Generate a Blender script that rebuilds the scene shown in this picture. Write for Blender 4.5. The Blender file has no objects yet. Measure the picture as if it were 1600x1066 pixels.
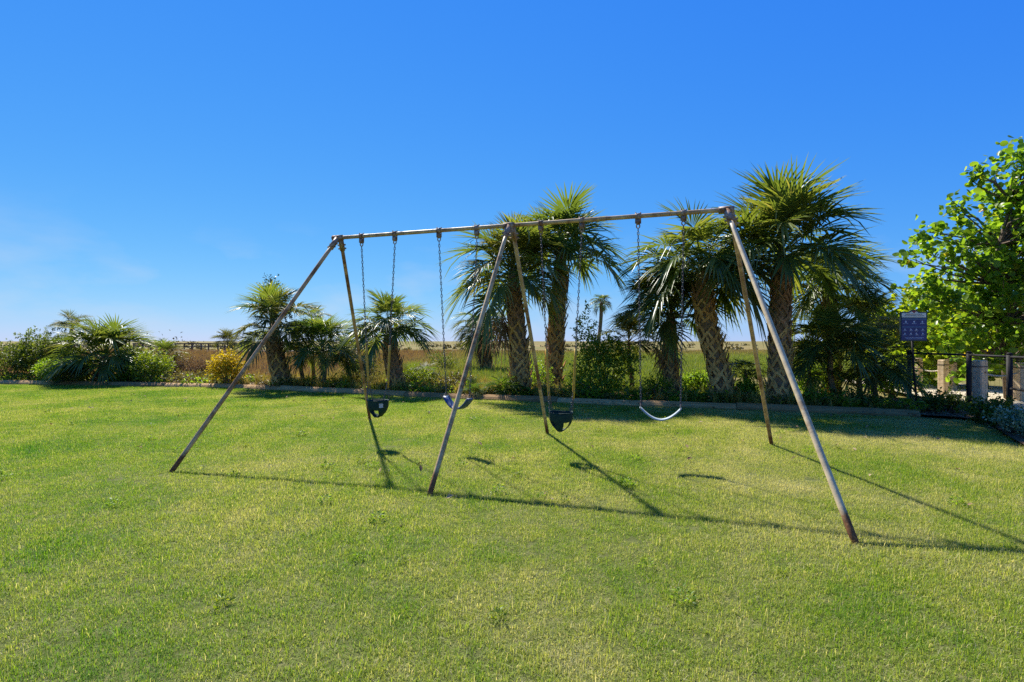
import bpy, math, random
import numpy as np
from mathutils import Vector, Matrix

SC = bpy.context.scene
COL = SC.collection
PI = math.pi
R = math.radians

# ------------------------------------------------------------------ camera, sky, sun, exposure
F, EYE = 840.0, 1.52                      # focal length in photo pixels, eye height in metres
cd = bpy.data.cameras.new('camera'); cam = bpy.data.objects.new('camera', cd); COL.objects.link(cam)
cd.sensor_width = 36.0; cd.lens = 36.0 * F / 1600.0; cd.clip_end = 8000.0; cd.clip_start = 0.05
EXPOSURE = 1.6
cam.location = (0, 0, EYE); cam.rotation_euler = (R(90), 0, 0)
SC.camera = cam

SUN_DIR = Vector((-1.30, 2.45, 3.05)).normalized()
SUN_EL = math.asin(SUN_DIR.z); SUN_AZ = math.atan2(SUN_DIR.x, SUN_DIR.y)
w = bpy.data.worlds.new('World'); SC.world = w; w.use_nodes = True
nt = w.node_tree; nt.nodes.clear()
sky = nt.nodes.new('ShaderNodeTexSky'); sky.sky_type = 'NISHITA'; sky.sun_disc = False
sky.sun_elevation = SUN_EL; sky.sun_rotation = SUN_AZ
sky.air_density = 1.0; sky.dust_density = 0.0; sky.ozone_density = 3.0; sky.altitude = 0
# colour grading of the whole sky, one response curve per channel (deep polarised blue)
sep = nt.nodes.new('ShaderNodeSeparateColor'); hsv = nt.nodes.new('ShaderNodeCombineColor')
SKY_K = 1.0 / (0.05 * 2 ** EXPOSURE)
for i, (gain, power) in enumerate(((.0245, 1.30), (.124, .74), (.71, .15))):
    pw = nt.nodes.new('ShaderNodeMath'); pw.operation = 'POWER'; pw.inputs[1].default_value = power
    ml = nt.nodes.new('ShaderNodeMath'); ml.operation = 'MULTIPLY'; ml.inputs[1].default_value = gain * SKY_K
    nt.links.new(sep.outputs[i], pw.inputs[0]); nt.links.new(pw.outputs[0], ml.inputs[0]); nt.links.new(ml.outputs[0], hsv.inputs[i])
bg = nt.nodes.new('ShaderNodeBackground'); bg.inputs[1].default_value = 0.05
wo = nt.nodes.new('ShaderNodeOutputWorld')
# thin low clouds near the horizon, all the way round
tc = nt.nodes.new('ShaderNodeTexCoord'); sp = nt.nodes.new('ShaderNodeSeparateXYZ')
nt.links.new(tc.outputs['Generated'], sp.inputs[0])
mp = nt.nodes.new('ShaderNodeMapping'); mp.inputs['Scale'].default_value = (5, 5, 13)
nt.links.new(tc.outputs['Generated'], mp.inputs[0])
nz = nt.nodes.new('ShaderNodeTexNoise'); nz.inputs['Scale'].default_value = 1.0; nz.inputs['Detail'].default_value = 6
nt.links.new(mp.outputs[0], nz.inputs['Vector'])
cr = nt.nodes.new('ShaderNodeMapRange'); cr.inputs[1].default_value = 0.50; cr.inputs[2].default_value = 0.70
nt.links.new(nz.outputs[0], cr.inputs[0])
lo = nt.nodes.new('ShaderNodeMapRange'); lo.interpolation_type = 'SMOOTHSTEP'
lo.inputs[1].default_value = 0.24; lo.inputs[2].default_value = 0.04; lo.inputs[3].default_value = 0.0; lo.inputs[4].default_value = 0.45
nt.links.new(sp.outputs[2], lo.inputs[0])
mm = nt.nodes.new('ShaderNodeMath'); mm.operation = 'MULTIPLY'
nt.links.new(cr.outputs[0], mm.inputs[0]); nt.links.new(lo.outputs[0], mm.inputs[1])
mx = nt.nodes.new('ShaderNodeMix'); mx.data_type = 'RGBA'
nt.links.new(sky.outputs[0], sep.inputs[0])
nt.links.new(mm.outputs[0], mx.inputs[0]); nt.links.new(hsv.outputs[0], mx.inputs[6]); mx.inputs[7].default_value = (.62 * SKY_K, .72 * SKY_K, .88 * SKY_K, 1)
nt.links.new(mx.outputs[2], bg.inputs[0]); nt.links.new(bg.outputs[0], wo.inputs[0])

sd = bpy.data.lights.new('sun', 'SUN'); sun = bpy.data.objects.new('sun', sd); COL.objects.link(sun)
sd.energy = 3.2; sd.angle = R(1.2); sd.color = (1.0, 0.95, 0.86)
sun.rotation_euler = (-SUN_DIR).to_track_quat('-Z', 'Y').to_euler(); sun.location = (-10, 20, 30)

vs = SC.view_settings
SC.display_settings.display_device = 'sRGB'
vs.view_transform = 'Standard'; vs.look = 'None'; vs.gamma = 1.0; vs.use_curve_mapping = False
vs.exposure = EXPOSURE
SC.cycles.use_denoising = False
SC.cycles.max_bounces = 8; SC.cycles.diffuse_bounces = 3; SC.cycles.transmission_bounces = 4; SC.cycles.transparent_max_bounces = 6

# ------------------------------------------------------------------ helpers
def tag(o, label=None, cat=None, group=None, kind=None):
    if label: o['label'] = label
    if cat: o['category'] = cat
    if group: o['group'] = group
    if kind: o['kind'] = kind
    return o

def thing(name, loc, label, cat, group=None):
    o = bpy.data.objects.new(name, None); COL.objects.link(o)
    o.location = loc; o.empty_display_size = 0.1
    return tag(o, label, cat, group)

def gx(px, d):                           # sideways metres of photo column px at distance d
    return (px - 800.0) / F * d
def hz(py, d):                           # height of photo row py at distance d
    return EYE + (533.0 - py) / F * d

def unit(v):
    n = np.linalg.norm(v, axis=-1, keepdims=True); return v / np.maximum(n, 1e-9)

def np_mesh(name, V, faces, mat=None, tint=None, smooth=False):
    """faces: list of integer arrays (n,3) or (n,4)"""
    me = bpy.data.meshes.new(name)
    V = np.asarray(V, dtype=np.float32)
    me.vertices.add(len(V)); me.vertices.foreach_set('co', V.ravel())
    loops = np.concatenate([np.asarray(f, dtype=np.int32).ravel() for f in faces if len(f)])
    tot = np.concatenate([np.full(len(f), np.asarray(f).shape[1], dtype=np.int32) for f in faces if len(f)])
    st = np.concatenate([[0], np.cumsum(tot)[:-1]]).astype(np.int32)
    me.loops.add(len(loops)); me.loops.foreach_set('vertex_index', loops)
    me.polygons.add(len(tot)); me.polygons.foreach_set('loop_start', st); me.polygons.foreach_set('loop_total', tot)
    if smooth: me.polygons.foreach_set('use_smooth', np.ones(len(tot), dtype=bool))
    if tint is not None:
        a = me.attributes.new('tint', 'FLOAT', 'POINT'); a.data.foreach_set('value', np.asarray(tint, dtype=np.float32))
    me.update(calc_edges=True); me.validate()
    if mat: me.materials.append(mat)
    return me

def link(name, me, parent=None, loc=(0, 0, 0), rot=(0, 0, 0), scale=None):
    o = bpy.data.objects.new(name, me); COL.objects.link(o)
    o.parent = parent; o.location = loc; o.rotation_euler = rot
    if scale is not None: o.scale = (scale,) * 3 if isinstance(scale, (int, float)) else scale
    return o

class MB:
    def __init__(s): s.v = []; s.f = []
    def add(s, vs_, fs):
        b = len(s.v); s.v += [tuple(p) for p in vs_]; s.f += [tuple(i + b for i in f) for f in fs]
    def box(s, c, size, rz=0.0, taper=1.0, bev=0.0):
        hx, hy, h = size[0] / 2, size[1] / 2, size[2] / 2
        ca, sa = math.cos(rz), math.sin(rz)
        def ring(kx, ky, z):
            if bev <= 0: pts = [(-kx, -ky), (kx, -ky), (kx, ky), (-kx, ky)]
            else:
                b = bev; pts = [(-kx + b, -ky), (kx - b, -ky), (kx, -ky + b), (kx, ky - b), (kx - b, ky), (-kx + b, ky), (-kx, ky - b), (-kx, -ky + b)]
            return [(c[0] + x * ca - y * sa, c[1] + x * sa + y * ca, c[2] + z) for x, y in pts]
        lv = [(1, 1, -h)] if bev <= 0 else [(1, 1, -h), (1, 1, h - bev)]
        rings = [ring(hx, hy, l[2]) for l in lv]
        rings.append(ring((hx - bev * .7) * taper, (hy - bev * .7) * taper, h) if bev else ring(hx * taper, hy * taper, h))
        n = len(rings[0]); vs_ = sum(rings, []); fs = []
        for k in range(len(rings) - 1):
            for i in range(n): fs.append((k * n + i, k * n + (i + 1) % n, (k + 1) * n + (i + 1) % n, (k + 1) * n + i))
        fs.append(tuple(range(n))[::-1]); fs.append(tuple(range((len(rings) - 1) * n, len(rings) * n)))
        s.add(vs_, fs)
    def tube(s, pts, rad, n=8, cap=True, closed=False):
        pts = [Vector(p) for p in pts]; m = len(pts)
        if isinstance(rad, (int, float)): rad = [rad] * m
        vs_ = []; prev = None
        for i, p in enumerate(pts):
            if closed: t = pts[(i + 1) % m] - pts[i - 1]
            else: t = pts[min(i + 1, m - 1)] - pts[max(i - 1, 0)]
            t.normalize()
            if prev is None:
                a = Vector((0, 0, 1)) if abs(t.z) < .9 else Vector((1, 0, 0)); u = t.cross(a).normalized()
            else: u = (prev - t * prev.dot(t)).normalized()
            prev = u; q = t.cross(u)
            for k in range(n):
                a = 2 * PI * k / n; vs_.append(p + (u * math.cos(a) + q * math.sin(a)) * rad[i])
        fs = []
        for i in range(m if closed else m - 1):
            j = (i + 1) % m
            for k in range(n): fs.append((i * n + k, i * n + (k + 1) % n, j * n + (k + 1) % n, j * n + k))
        if cap and not closed: fs.append(tuple(range(n))[::-1]); fs.append(tuple(range((m - 1) * n, m * n)))
        s.add(vs_, fs)
    def mesh(s, name, mat, smooth=False):
        me = bpy.data.meshes.new(name); me.from_pydata(s.v, [], s.f); me.update()
        if smooth:
            me.polygons.foreach_set('use_smooth', [len(p.vertices) == 4 for p in me.polygons])
        if mat: me.materials.append(mat)
        return me
    def build(s, name, mat, parent=None, smooth=False, loc=(0, 0, 0)):
        return link(name, s.mesh(name, mat, smooth), parent, loc)

# ------------------------------------------------------------------ materials
def base_mat(name):
    m = bpy.data.materials.new(name); m.use_nodes = True
    t = m.node_tree; b = t.nodes['Principled BSDF']; return m, t, b
def N(t, typ, **kw):
    n = t.nodes.new(typ)
    for k, v in kw.items(): setattr(n, k, v)
    return n
def noise(t, scale, detail=4, rough=.55, vec=None, dist=0.0):
    n = N(t, 'ShaderNodeTexNoise'); n.inputs['Scale'].default_value = scale; n.inputs['Detail'].default_value = detail
    n.inputs['Roughness'].default_value = rough; n.inputs['Distortion'].default_value = dist
    if vec is not None: t.links.new(vec, n.inputs['Vector'])
    return n.outputs[0]
def ramp(t, fac, stops):
    r = N(t, 'ShaderNodeValToRGB'); e = r.color_ramp.elements
    e[0].position, e[0].color = stops[0][0], (*stops[0][1], 1); e[1].position, e[1].color = stops[-1][0], (*stops[-1][1], 1)
    for p, c in stops[1:-1]:
        k = e.new(p); k.color = (*c, 1)
    t.links.new(fac, r.inputs[0]); return r.outputs[0]
def math_(t, op, a, b, clamp=False):
    n = N(t, 'ShaderNodeMath', operation=op, use_clamp=clamp)
    for i, x in enumerate((a, b)):
        if isinstance(x, (int, float)): n.inputs[i].default_value = x
        else: t.links.new(x, n.inputs[i])
    return n.outputs[0]
def mixc(t, fac, a, b, mode='MIX'):
    n = N(t, 'ShaderNodeMix', data_type='RGBA', blend_type=mode)
    for i, x in ((0, fac), (6, a), (7, b)):
        if isinstance(x, (int, float)): n.inputs[i].default_value = x
        elif isinstance(x, tuple): n.inputs[i].default_value = (*x, 1)
        else: t.links.new(x, n.inputs[i])
    return n.outputs[2]
def maprange(t, x, a, b, c=0.0, d=1.0):
    n = N(t, 'ShaderNodeMapRange'); n.inputs[1].default_value = a; n.inputs[2].default_value = b
    n.inputs[3].default_value = c; n.inputs[4].default_value = d
    t.links.new(x, n.inputs[0]); return n.outputs[0]
def pos(t): return N(t, 'ShaderNodeNewGeometry').outputs['Position']
def objc(t): return N(t, 'ShaderNodeTexCoord').outputs['Object']
def rnd(t): return N(t, 'ShaderNodeObjectInfo').outputs['Random']
def attr(t, name='tint'):
    a = N(t, 'ShaderNodeAttribute'); a.attribute_name = name; return a.outputs['Fac']
def bump(t, b, h, strength=.4, dist=.02):
    n = N(t, 'ShaderNodeBump'); n.inputs['Strength'].default_value = strength; n.inputs['Distance'].default_value = dist
    t.links.new(h, n.inputs['Height']); t.links.new(n.outputs[0], b.inputs['Normal'])

def leaf_mat(name, fac_fn, stops, trans=0.35, rough=0.45, tboost=(1.6, 1.4, .6), spec=.32):
    m, t, b = base_mat(name)
    c = ramp(t, fac_fn(t), stops)
    t.links.new(c, b.inputs['Base Color']); b.inputs['Roughness'].default_value = rough
    b.inputs['Specular IOR Level'].default_value = spec
    tr = N(t, 'ShaderNodeBsdfTranslucent'); t.links.new(mixc(t, 1.0, c, tboost, 'MULTIPLY'), tr.inputs[0])
    ms = N(t, 'ShaderNodeMixShader'); ms.inputs[0].default_value = trans
    t.links.new(b.outputs[0], ms.inputs[1]); t.links.new(tr.outputs[0], ms.inputs[2])
    t.links.new(ms.outputs[0], t.nodes['Material Output'].inputs[0]); return m

M = {}
def f_rt(t):                              # per-object random plus per-leaf tint
    return math_(t, 'ADD', math_(t, 'MULTIPLY', rnd(t), .45), math_(t, 'MULTIPLY', attr(t), .55))
def f_t(t): return attr(t)
M['frond'] = leaf_mat('palm_frond_green', f_rt, [(0, (.058, .100, .024)), (.45, (.112, .172, .034)), (.75, (.18, .22, .045)), (1, (.30, .29, .09))], .46, .38, (1.6, 1.4, .6), .45)
M['frond_bright'] = leaf_mat('palm_frond_fresh', f_rt, [(0, (.045, .095, .02)), (.6, (.085, .16, .025)), (1, (.17, .22, .04))], .48, .6, (1.6, 1.4, .6), .18)
M['frond_olive'] = leaf_mat('palm_frond_olive', f_rt, [(0, (.05, .075, .02)), (.6, (.11, .125, .03)), (1, (.24, .2, .06))], .42, .5, (1.6, 1.4, .6), .25)
M['frond_dead'] = leaf_mat('palm_frond_dead', f_rt, [(0, (.14, .085, .04)), (.6, (.27, .18, .09)), (1, (.4, .3, .17))], .25, .7, (1.2, 1, .8), .2)
M['leaf_dark'] = leaf_mat('leaf_dark', f_t, [(0, (.05, .085, .014)), (.6, (.105, .16, .022)), (1, (.19, .22, .035))], .52, .45)
M['leaf_scrub'] = leaf_mat('leaf_scrub', f_t, [(0, (.035, .045, .015)), (.6, (.08, .075, .022)), (1, (.15, .11, .035))], .25, .6)
M['leaf_blue'] = leaf_mat('leaf_bluish', f_t, [(0, (.016, .034, .024)), (.7, (.035, .065, .035)), (1, (.07, .10, .04))], .25, .4)
M['leaf_mid'] = leaf_mat('leaf_mid', f_t, [(0, (.09, .18, .014)), (.6, (.165, .29, .024)), (1, (.27, .38, .045))], .60, .45)
M['leaf_lime'] = leaf_mat('leaf_lime', f_t, [(0, (.10, .17, .015)), (.6, (.19, .27, .02)), (1, (.30, .36, .04))], .45, .45)
M['leaf_yellow'] = leaf_mat('leaf_yellow', f_t, [(0, (.26, .22, .012)), (.6, (.48, .38, .015)), (1, (.62, .50, .04))], .4, .5)
M['leaf_olive'] = leaf_mat('leaf_olive', f_t, [(0, (.07, .08, .02)), (.5, (.14, .14, .03)), (1, (.27, .22, .06))], .35, .5)
M['leaf_brown'] = leaf_mat('leaf_brown', f_t, [(0, (.12, .07, .035)), (.6, (.22, .14, .06)), (1, (.30, .24, .09))], .25, .7, (1.2, 1, .8), .2)
M['leaf_pale'] = leaf_mat('leaf_variegated', f_t, [(0, (.06, .10, .04)), (.5, (.20, .27, .13)), (1, (.55, .58, .42))], .3, .45)
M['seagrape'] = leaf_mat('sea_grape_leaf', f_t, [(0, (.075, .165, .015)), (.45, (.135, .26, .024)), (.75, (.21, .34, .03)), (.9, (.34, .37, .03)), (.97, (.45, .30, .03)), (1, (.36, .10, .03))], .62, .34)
M['seagrape_lit'] = leaf_mat('sea_grape_leaf_sunlit', f_t, [(0, (.10, .18, .014)), (.5, (.21, .32, .02)), (.9, (.37, .42, .03)), (1, (.48, .34, .03))], .6, .4)  # brighter yellow-green copy of the sea grape leaf, sunlight put into its colour

def f_lawn(t):
    p = pos(t)
    big = noise(t, .55, 5, .65, p); mid = noise(t, 2.3, 4, .65, p)
    s = math_(t, 'ADD', math_(t, 'MULTIPLY', big, 1.55), math_(t, 'MULTIPLY', mid, .55))
    sv = N(t, 'ShaderNodeSeparateXYZ'); t.links.new(p, sv.inputs[0])
    s = math_(t, 'ADD', s, maprange(t, sv.outputs[0], -6, 5, -.12, .13))
    s = math_(t, 'ADD', s, math_(t, 'MULTIPLY', attr(t), .66))
    return math_(t, 'SUBTRACT', s, .82)
M['grass'] = leaf_mat('lawn_grass', f_lawn, [(0.02, (.06, .19, .010)), (.22, (.15, .275, .016)), (.44, (.25, .325, .036)), (.66, (.37, .385, .125)), (1, (.60, .55, .30))], .50, .6, (1.5, 1.4, .7), .2)
def f_field(t):
    p = pos(t); sv = N(t, 'ShaderNodeSeparateXYZ'); t.links.new(p, sv.inputs[0])
    dry = math_(t, 'MAXIMUM', maprange(t, sv.outputs[0], -1, -10, 0, .50), maprange(t, sv.outputs[1], 45, 85, 0, .34))
    return math_(t, 'ADD', dry, math_(t, 'ADD', math_(t, 'MULTIPLY', attr(t), .45), math_(t, 'MULTIPLY', noise(t, .22, 4, .6, p), .35)))
M['tuft'] = leaf_mat('field_grass', f_field, [(.1, (.13, .21, .018)), (.45, (.21, .27, .03)), (.65, (.25, .21, .055)), (.85, (.23, .15, .06)), (1, (.19, .10, .045))], .4, .6, (1.2, 1.1, .7), .2)
M['tuft_dry'] = leaf_mat('dry_grass', lambda t: attr(t), [(0, (.14, .17, .03)), (.4, (.34, .29, .05)), (.75, (.46, .36, .11)), (1, (.42, .28, .12))], .35, .6, (1.2, 1.1, .7), .2)

def simple(name, col_fn, rough=.8, metal=0.0, bmp=None, spec=.5):
    m, t, b = base_mat(name); c = col_fn(t); t.links.new(c, b.inputs['Base Color'])
    b.inputs['Roughness'].default_value = rough; b.inputs['Metallic'].default_value = metal; b.inputs['Specular IOR Level'].default_value = spec
    if bmp: bump(t, b, noise(t, bmp[0], 6, .6, pos(t)), bmp[1], bmp[2])
    return m
M['ground'] = simple('field_ground', lambda t: mixc(t, maprange(t, noise(t, .035, 5, .6, pos(t)), .38, .62), (.13, .13, .03), (.22, .16, .06)), .95, 0, (6, .6, .1), .1)
M['soil'] = simple('lawn_thatch', lambda t: ramp(t, noise(t, 9, 6, .65, pos(t)), [(.3, (.05, .065, .014)), (.55, (.11, .12, .035)), (.75, (.19, .17, .08))]), .95, 0, (60, .6, .02), .1)
M['mulch'] = simple('leaf_mulch', lambda t: ramp(t, noise(t, 14, 6, .7, pos(t)), [(.3, (.05, .03, .018)), (.5, (.14, .085, .045)), (.7, (.30, .21, .11))]), .95, 0, (40, .9, .05), .1)
M['sand'] = simple('pale_sand', lambda t: ramp(t, noise(t, 5, 6, .6, pos(t)), [(.3, (.40, .33, .22)), (.7, (.58, .50, .37))]), .95, 0, (25, .5, .03), .1)
M['litter'] = leaf_mat('leaf_litter', f_t, [(0, (.10, .055, .03)), (.5, (.25, .15, .07)), (1, (.42, .32, .18))], .15, .8, (1, 1, 1), .2)
M['trunk'] = simple('palm_trunk_core', lambda t: ramp(t, noise(t, 12, 5, .6, objc(t)), [(.3, (.13, .08, .04)), (.7, (.34, .22, .11))]), .95, 0, (30, .8, .03), .1)
M['boot'] = simple('palm_leaf_base', lambda t: mixc(t, .55, ramp(t, rnd(t), [(0, (.42, .21, .055)), (.5, (.62, .35, .10)), (1, (.78, .50, .18))]), ramp(t, noise(t, 18, 5, .6, pos(t)), [(.3, (.36, .17, .045)), (.7, (.75, .46, .15))])), .85, 0, (60, .5, .01), .2)
M['boot_red'] = simple('palm_leaf_base_reddish', lambda t: mixc(t, .5, ramp(t, rnd(t), [(0, (.20, .09, .04)), (1, (.46, .25, .12))]), ramp(t, noise(t, 18, 5, .6, pos(t)), [(.3, (.17, .08, .04)), (.7, (.52, .33, .17))])), .85, 0, (60, .5, .01), .2)
M['bark'] = simple('bark', lambda t: ramp(t, noise(t, 15, 5, .6, objc(t)), [(.3, (.07, .05, .035)), (.7, (.22, .17, .12))]), .9, 0, (30, .6, .02), .2)
def timber_col(t):
    g = N(t, 'ShaderNodeMapping'); g.inputs['Scale'].default_value = (1.2, 22, 22); t.links.new(objc(t), g.inputs[0])
    c = ramp(t, noise(t, 1.6, 5, .6, g.outputs[0]), [(.3, (.34, .18, .06)), (.55, (.58, .36, .14)), (.75, (.72, .50, .23))])
    return mixc(t, 1.0, c, ramp(t, rnd(t), [(0, (.48, .44, .40)), (1, (1, 1, 1))]), 'MULTIPLY')
M['timber'] = simple('weathered_timber', timber_col, .85, 0, (25, .5, .01), .2)
M['post_wood'] = simple('pale_post_wood', lambda t: ramp(t, noise(t, 9, 5, .6, objc(t)), [(.3, (.56, .39, .22)), (.7, (.76, .58, .37))]), .85, 0, (30, .4, .01), .2)
M['deck_wood'] = simple('boardwalk_wood', lambda t: ramp(t, noise(t, 2, 5, .6, pos(t)), [(.3, (.06, .04, .028)), (.7, (.13, .09, .06))]), .85)
M['deck_pale'] = simple('boardwalk_deck', lambda t: ramp(t, noise(t, 2, 5, .6, pos(t)), [(.3, (.35, .29, .24)), (.7, (.48, .42, .36))]), .85)
M['black'] = simple('black_fence_metal', lambda t: ramp(t, noise(t, 20, 3, .5, pos(t)), [(.3, (.010, .010, .010)), (.7, (.024, .022, .02))]), .7, 0, None, .2)
M['rope'] = simple('pale_rope', lambda t: ramp(t, noise(t, 40, 3, .5, pos(t)), [(.3, (.45, .38, .28)), (.7, (.65, .58, .46))]), .9)
def pipe(name, base, rustamt, sc=3.0):
    m, t, b = base_mat(name)
    p = pos(t); sv = N(t, 'ShaderNodeSeparateXYZ'); t.links.new(p, sv.inputs[0])
    n1 = noise(t, sc, 6, .65, p, .4); n2 = noise(t, 45, 4, .6, p)
    foot = maprange(t, sv.outputs[2], .26, .0, 0.0, .42)
    r = math_(t, 'ADD', math_(t, 'ADD', n1, math_(t, 'MULTIPLY', n2, .25)), foot)
    fac = maprange(t, r, .78 - rustamt, .98 - rustamt)
    rc = ramp(t, n2, [(.3, (.09, .035, .016)), (.55, (.20, .085, .03)), (.75, (.30, .15, .06))])
    gc = ramp(t, noise(t, 12, 5, .6, p), [(.3, tuple(x * .75 for x in base)), (.7, tuple(min(1, x * 1.2) for x in base))])
    t.links.new(mixc(t, fac, gc, rc), b.inputs['Base Color'])
    b.inputs['Metallic'].default_value = 0.0; b.inputs['Specular IOR Level'].default_value = .3; t.links.new(maprange(t, fac, 0, 1, .5, .9), b.inputs['Roughness'])
    bump(t, b, n2, .25, .004); return m
M['pipe_grey'] = pipe('galvanised_pipe', (.60, .46, .26), .09)
M['pipe_tan'] = pipe('stained_pipe', (.54, .37, .17), .20)
M['pipe_rust'] = pipe('rusty_pipe', (.58, .35, .15), .23)
M['fitting'] = pipe('pipe_fitting', (.36, .27, .19), .24, 14)
M['chain'] = pipe('chain_steel', (.10, .09, .085), .12, 20)
M['sleeve'] = simple('yellow_plastic', lambda t: ramp(t, noise(t, 25, 4, .6, pos(t)), [(.3, (.42, .20, .015)), (.7, (.62, .38, .03))]), .5)
M['bucket'] = simple('dark_green_rubber', lambda t: ramp(t, noise(t, 30, 4, .6, pos(t)), [(.3, (.006, .022, .022)), (.7, (.016, .052, .032))]), .65, 0, None, .2)
M['blue'] = simple('blue_rubber', lambda t: ramp(t, noise(t, 22, 4, .6, pos(t)), [(.3, (.012, .04, .11)), (.7, (.05, .10, .19))]), .5)
M['greyblue'] = simple('faded_blue_rubber', lambda t: ramp(t, noise(t, 22, 4, .6, pos(t)), [(.3, (.20, .27, .29)), (.7, (.34, .40, .40))]), .55)
M['tagpaper'] = simple('grey_sticker', lambda t: ramp(t, noise(t, 60, 3, .5, pos(t)), [(.3, (.42, .38, .32)), (.7, (.6, .55, .48))]), .6)
M['sign_blue'] = simple('sign_blue', lambda t: ramp(t, noise(t, 8, 3, .5, pos(t)), [(.3, (.008, .014, .10)), (.7, (.014, .026, .15))]), .4)
M['sign_mid'] = simple('sign_band_blue', lambda t: ramp(t, noise(t, 8, 3, .5, pos(t)), [(.3, (.03, .08, .18)), (.7, (.05, .12, .24))]), .4)
M['sign_cream'] = simple('sign_cream', lambda t: ramp(t, noise(t, 12, 3, .5, pos(t)), [(.3, (.66, .66, .52)), (.7, (.78, .76, .60))]), .5)
M['sign_frame'] = simple('sign_frame_green', lambda t: ramp(t, noise(t, 12, 3, .5, pos(t)), [(.3, (.01, .03, .03)), (.7, (.02, .05, .05))]), .5)
M['print_white'] = simple('print_white', lambda t: ramp(t, noise(t, 30, 3, .5, pos(t)), [(.3, (.38, .40, .48)), (.7, (.60, .62, .68))]), .5)
M['print_dark'] = simple('print_dark', lambda t: ramp(t, noise(t, 30, 3, .5, pos(t)), [(.3, (.06, .08, .09)), (.7, (.12, .13, .12))]), .5)
M['print_red'] = simple('print_red', lambda t: ramp(t, noise(t, 30, 3, .5, pos(t)), [(.3, (.22, .03, .05)), (.7, (.30, .05, .07))]), .5)

# ------------------------------------------------------------------ ground sheets
EDGE = [(-60, 20.4), (-30, 19.6), (-18.1, 19.0), (-9.4, 17.5), (-.83, 13.9), (4.97, 11.9), (8.17, 10.75)]
CURVE = [(8.62, 10.45), (8.72, 10.05), (8.45, 9.4), (7.9, 8.65), (7.28, 7.65), (6.85, 6.6), (6.7, 5.2), (6.9, 3.5), (7.6, 1.5), (8.5, -2), (9.2, -8)]
LAWN = EDGE + CURVE + [(-60, -8)]
def poly_sheet(name, pts, z, mat):
    m = MB(); m.add([(x, y, z) for x, y in pts], [tuple(range(len(pts)))[::-1]])
    o = m.build(name, mat); tag(o, kind='structure'); return o
def inside(P, poly):
    x, y = P[:, 0], P[:, 1]; c = np.zeros(len(P), bool); n = len(poly)
    for i in range(n):
        x1, y1 = poly[i]; x2, y2 = poly[i - 1]
        k = ((y1 > y) != (y2 > y)) & (x < (x2 - x1) * (y - y1) / (y2 - y1 + 1e-12) + x1); c ^= k
    return c

# field terrain: gentle rolls that grow with distance
def terrain(x, y):
    far = np.clip((np.hypot(x, y) - 22) / 80, 0, 1)
    return -.06 + far * (.22 * np.sin(x * .045 + 1.3) * np.cos(y * .05) + .10 * np.sin(x * .13 + y * .11) - .35)
rs = np.concatenate([np.linspace(0, 40, 21), np.geomspace(44, 4000, 40)]); na = 96
V = [(0, 0, -.06)]
for r_ in rs[1:]:
    a = np.arange(na) * 2 * PI / na; X, Y = r_ * np.sin(a), r_ * np.cos(a); V += list(zip(X, Y, terrain(X, Y)))
fs3 = [(0, 1 + (k + 1) % na, 1 + k) for k in range(na)]
fs4 = [(1 + i * na + k, 1 + i * na + (k + 1) % na, 1 + (i + 1) * na + (k + 1) % na, 1 + (i + 1) * na + k) for i in range(len(rs) - 2) for k in range(na)]
g = link('ground', np_mesh('ground', V, [np.array(fs3), np.array(fs4)[:, ::-1]], M['ground'], smooth=True)); tag(g, kind='structure')
poly_sheet('lawn', LAWN, 0.0, M['soil'])
back = [(x + .9, y + 3.4 + (1.2 if x < -5 else 0)) for x, y in EDGE]
BED = EDGE + CURVE[:9] + [(16, 1.5), (17, 10), (14, 13.5)] + back[::-1]
bed_pts = [(x, y) for x, y in BED]
poly_sheet('mulch_bed', bed_pts, 0.05, M['mulch'])
PATH = [(10.0, 8.2), (10.1, 11.4), (10.6, 13.3), (11.2, 16.0), (12.2, 20), (14, 21), (15.5, 18), (17.5, 12), (17.0, 7.0)]
poly_sheet('sand_path', PATH, 0.065, M['sand'])

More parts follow.
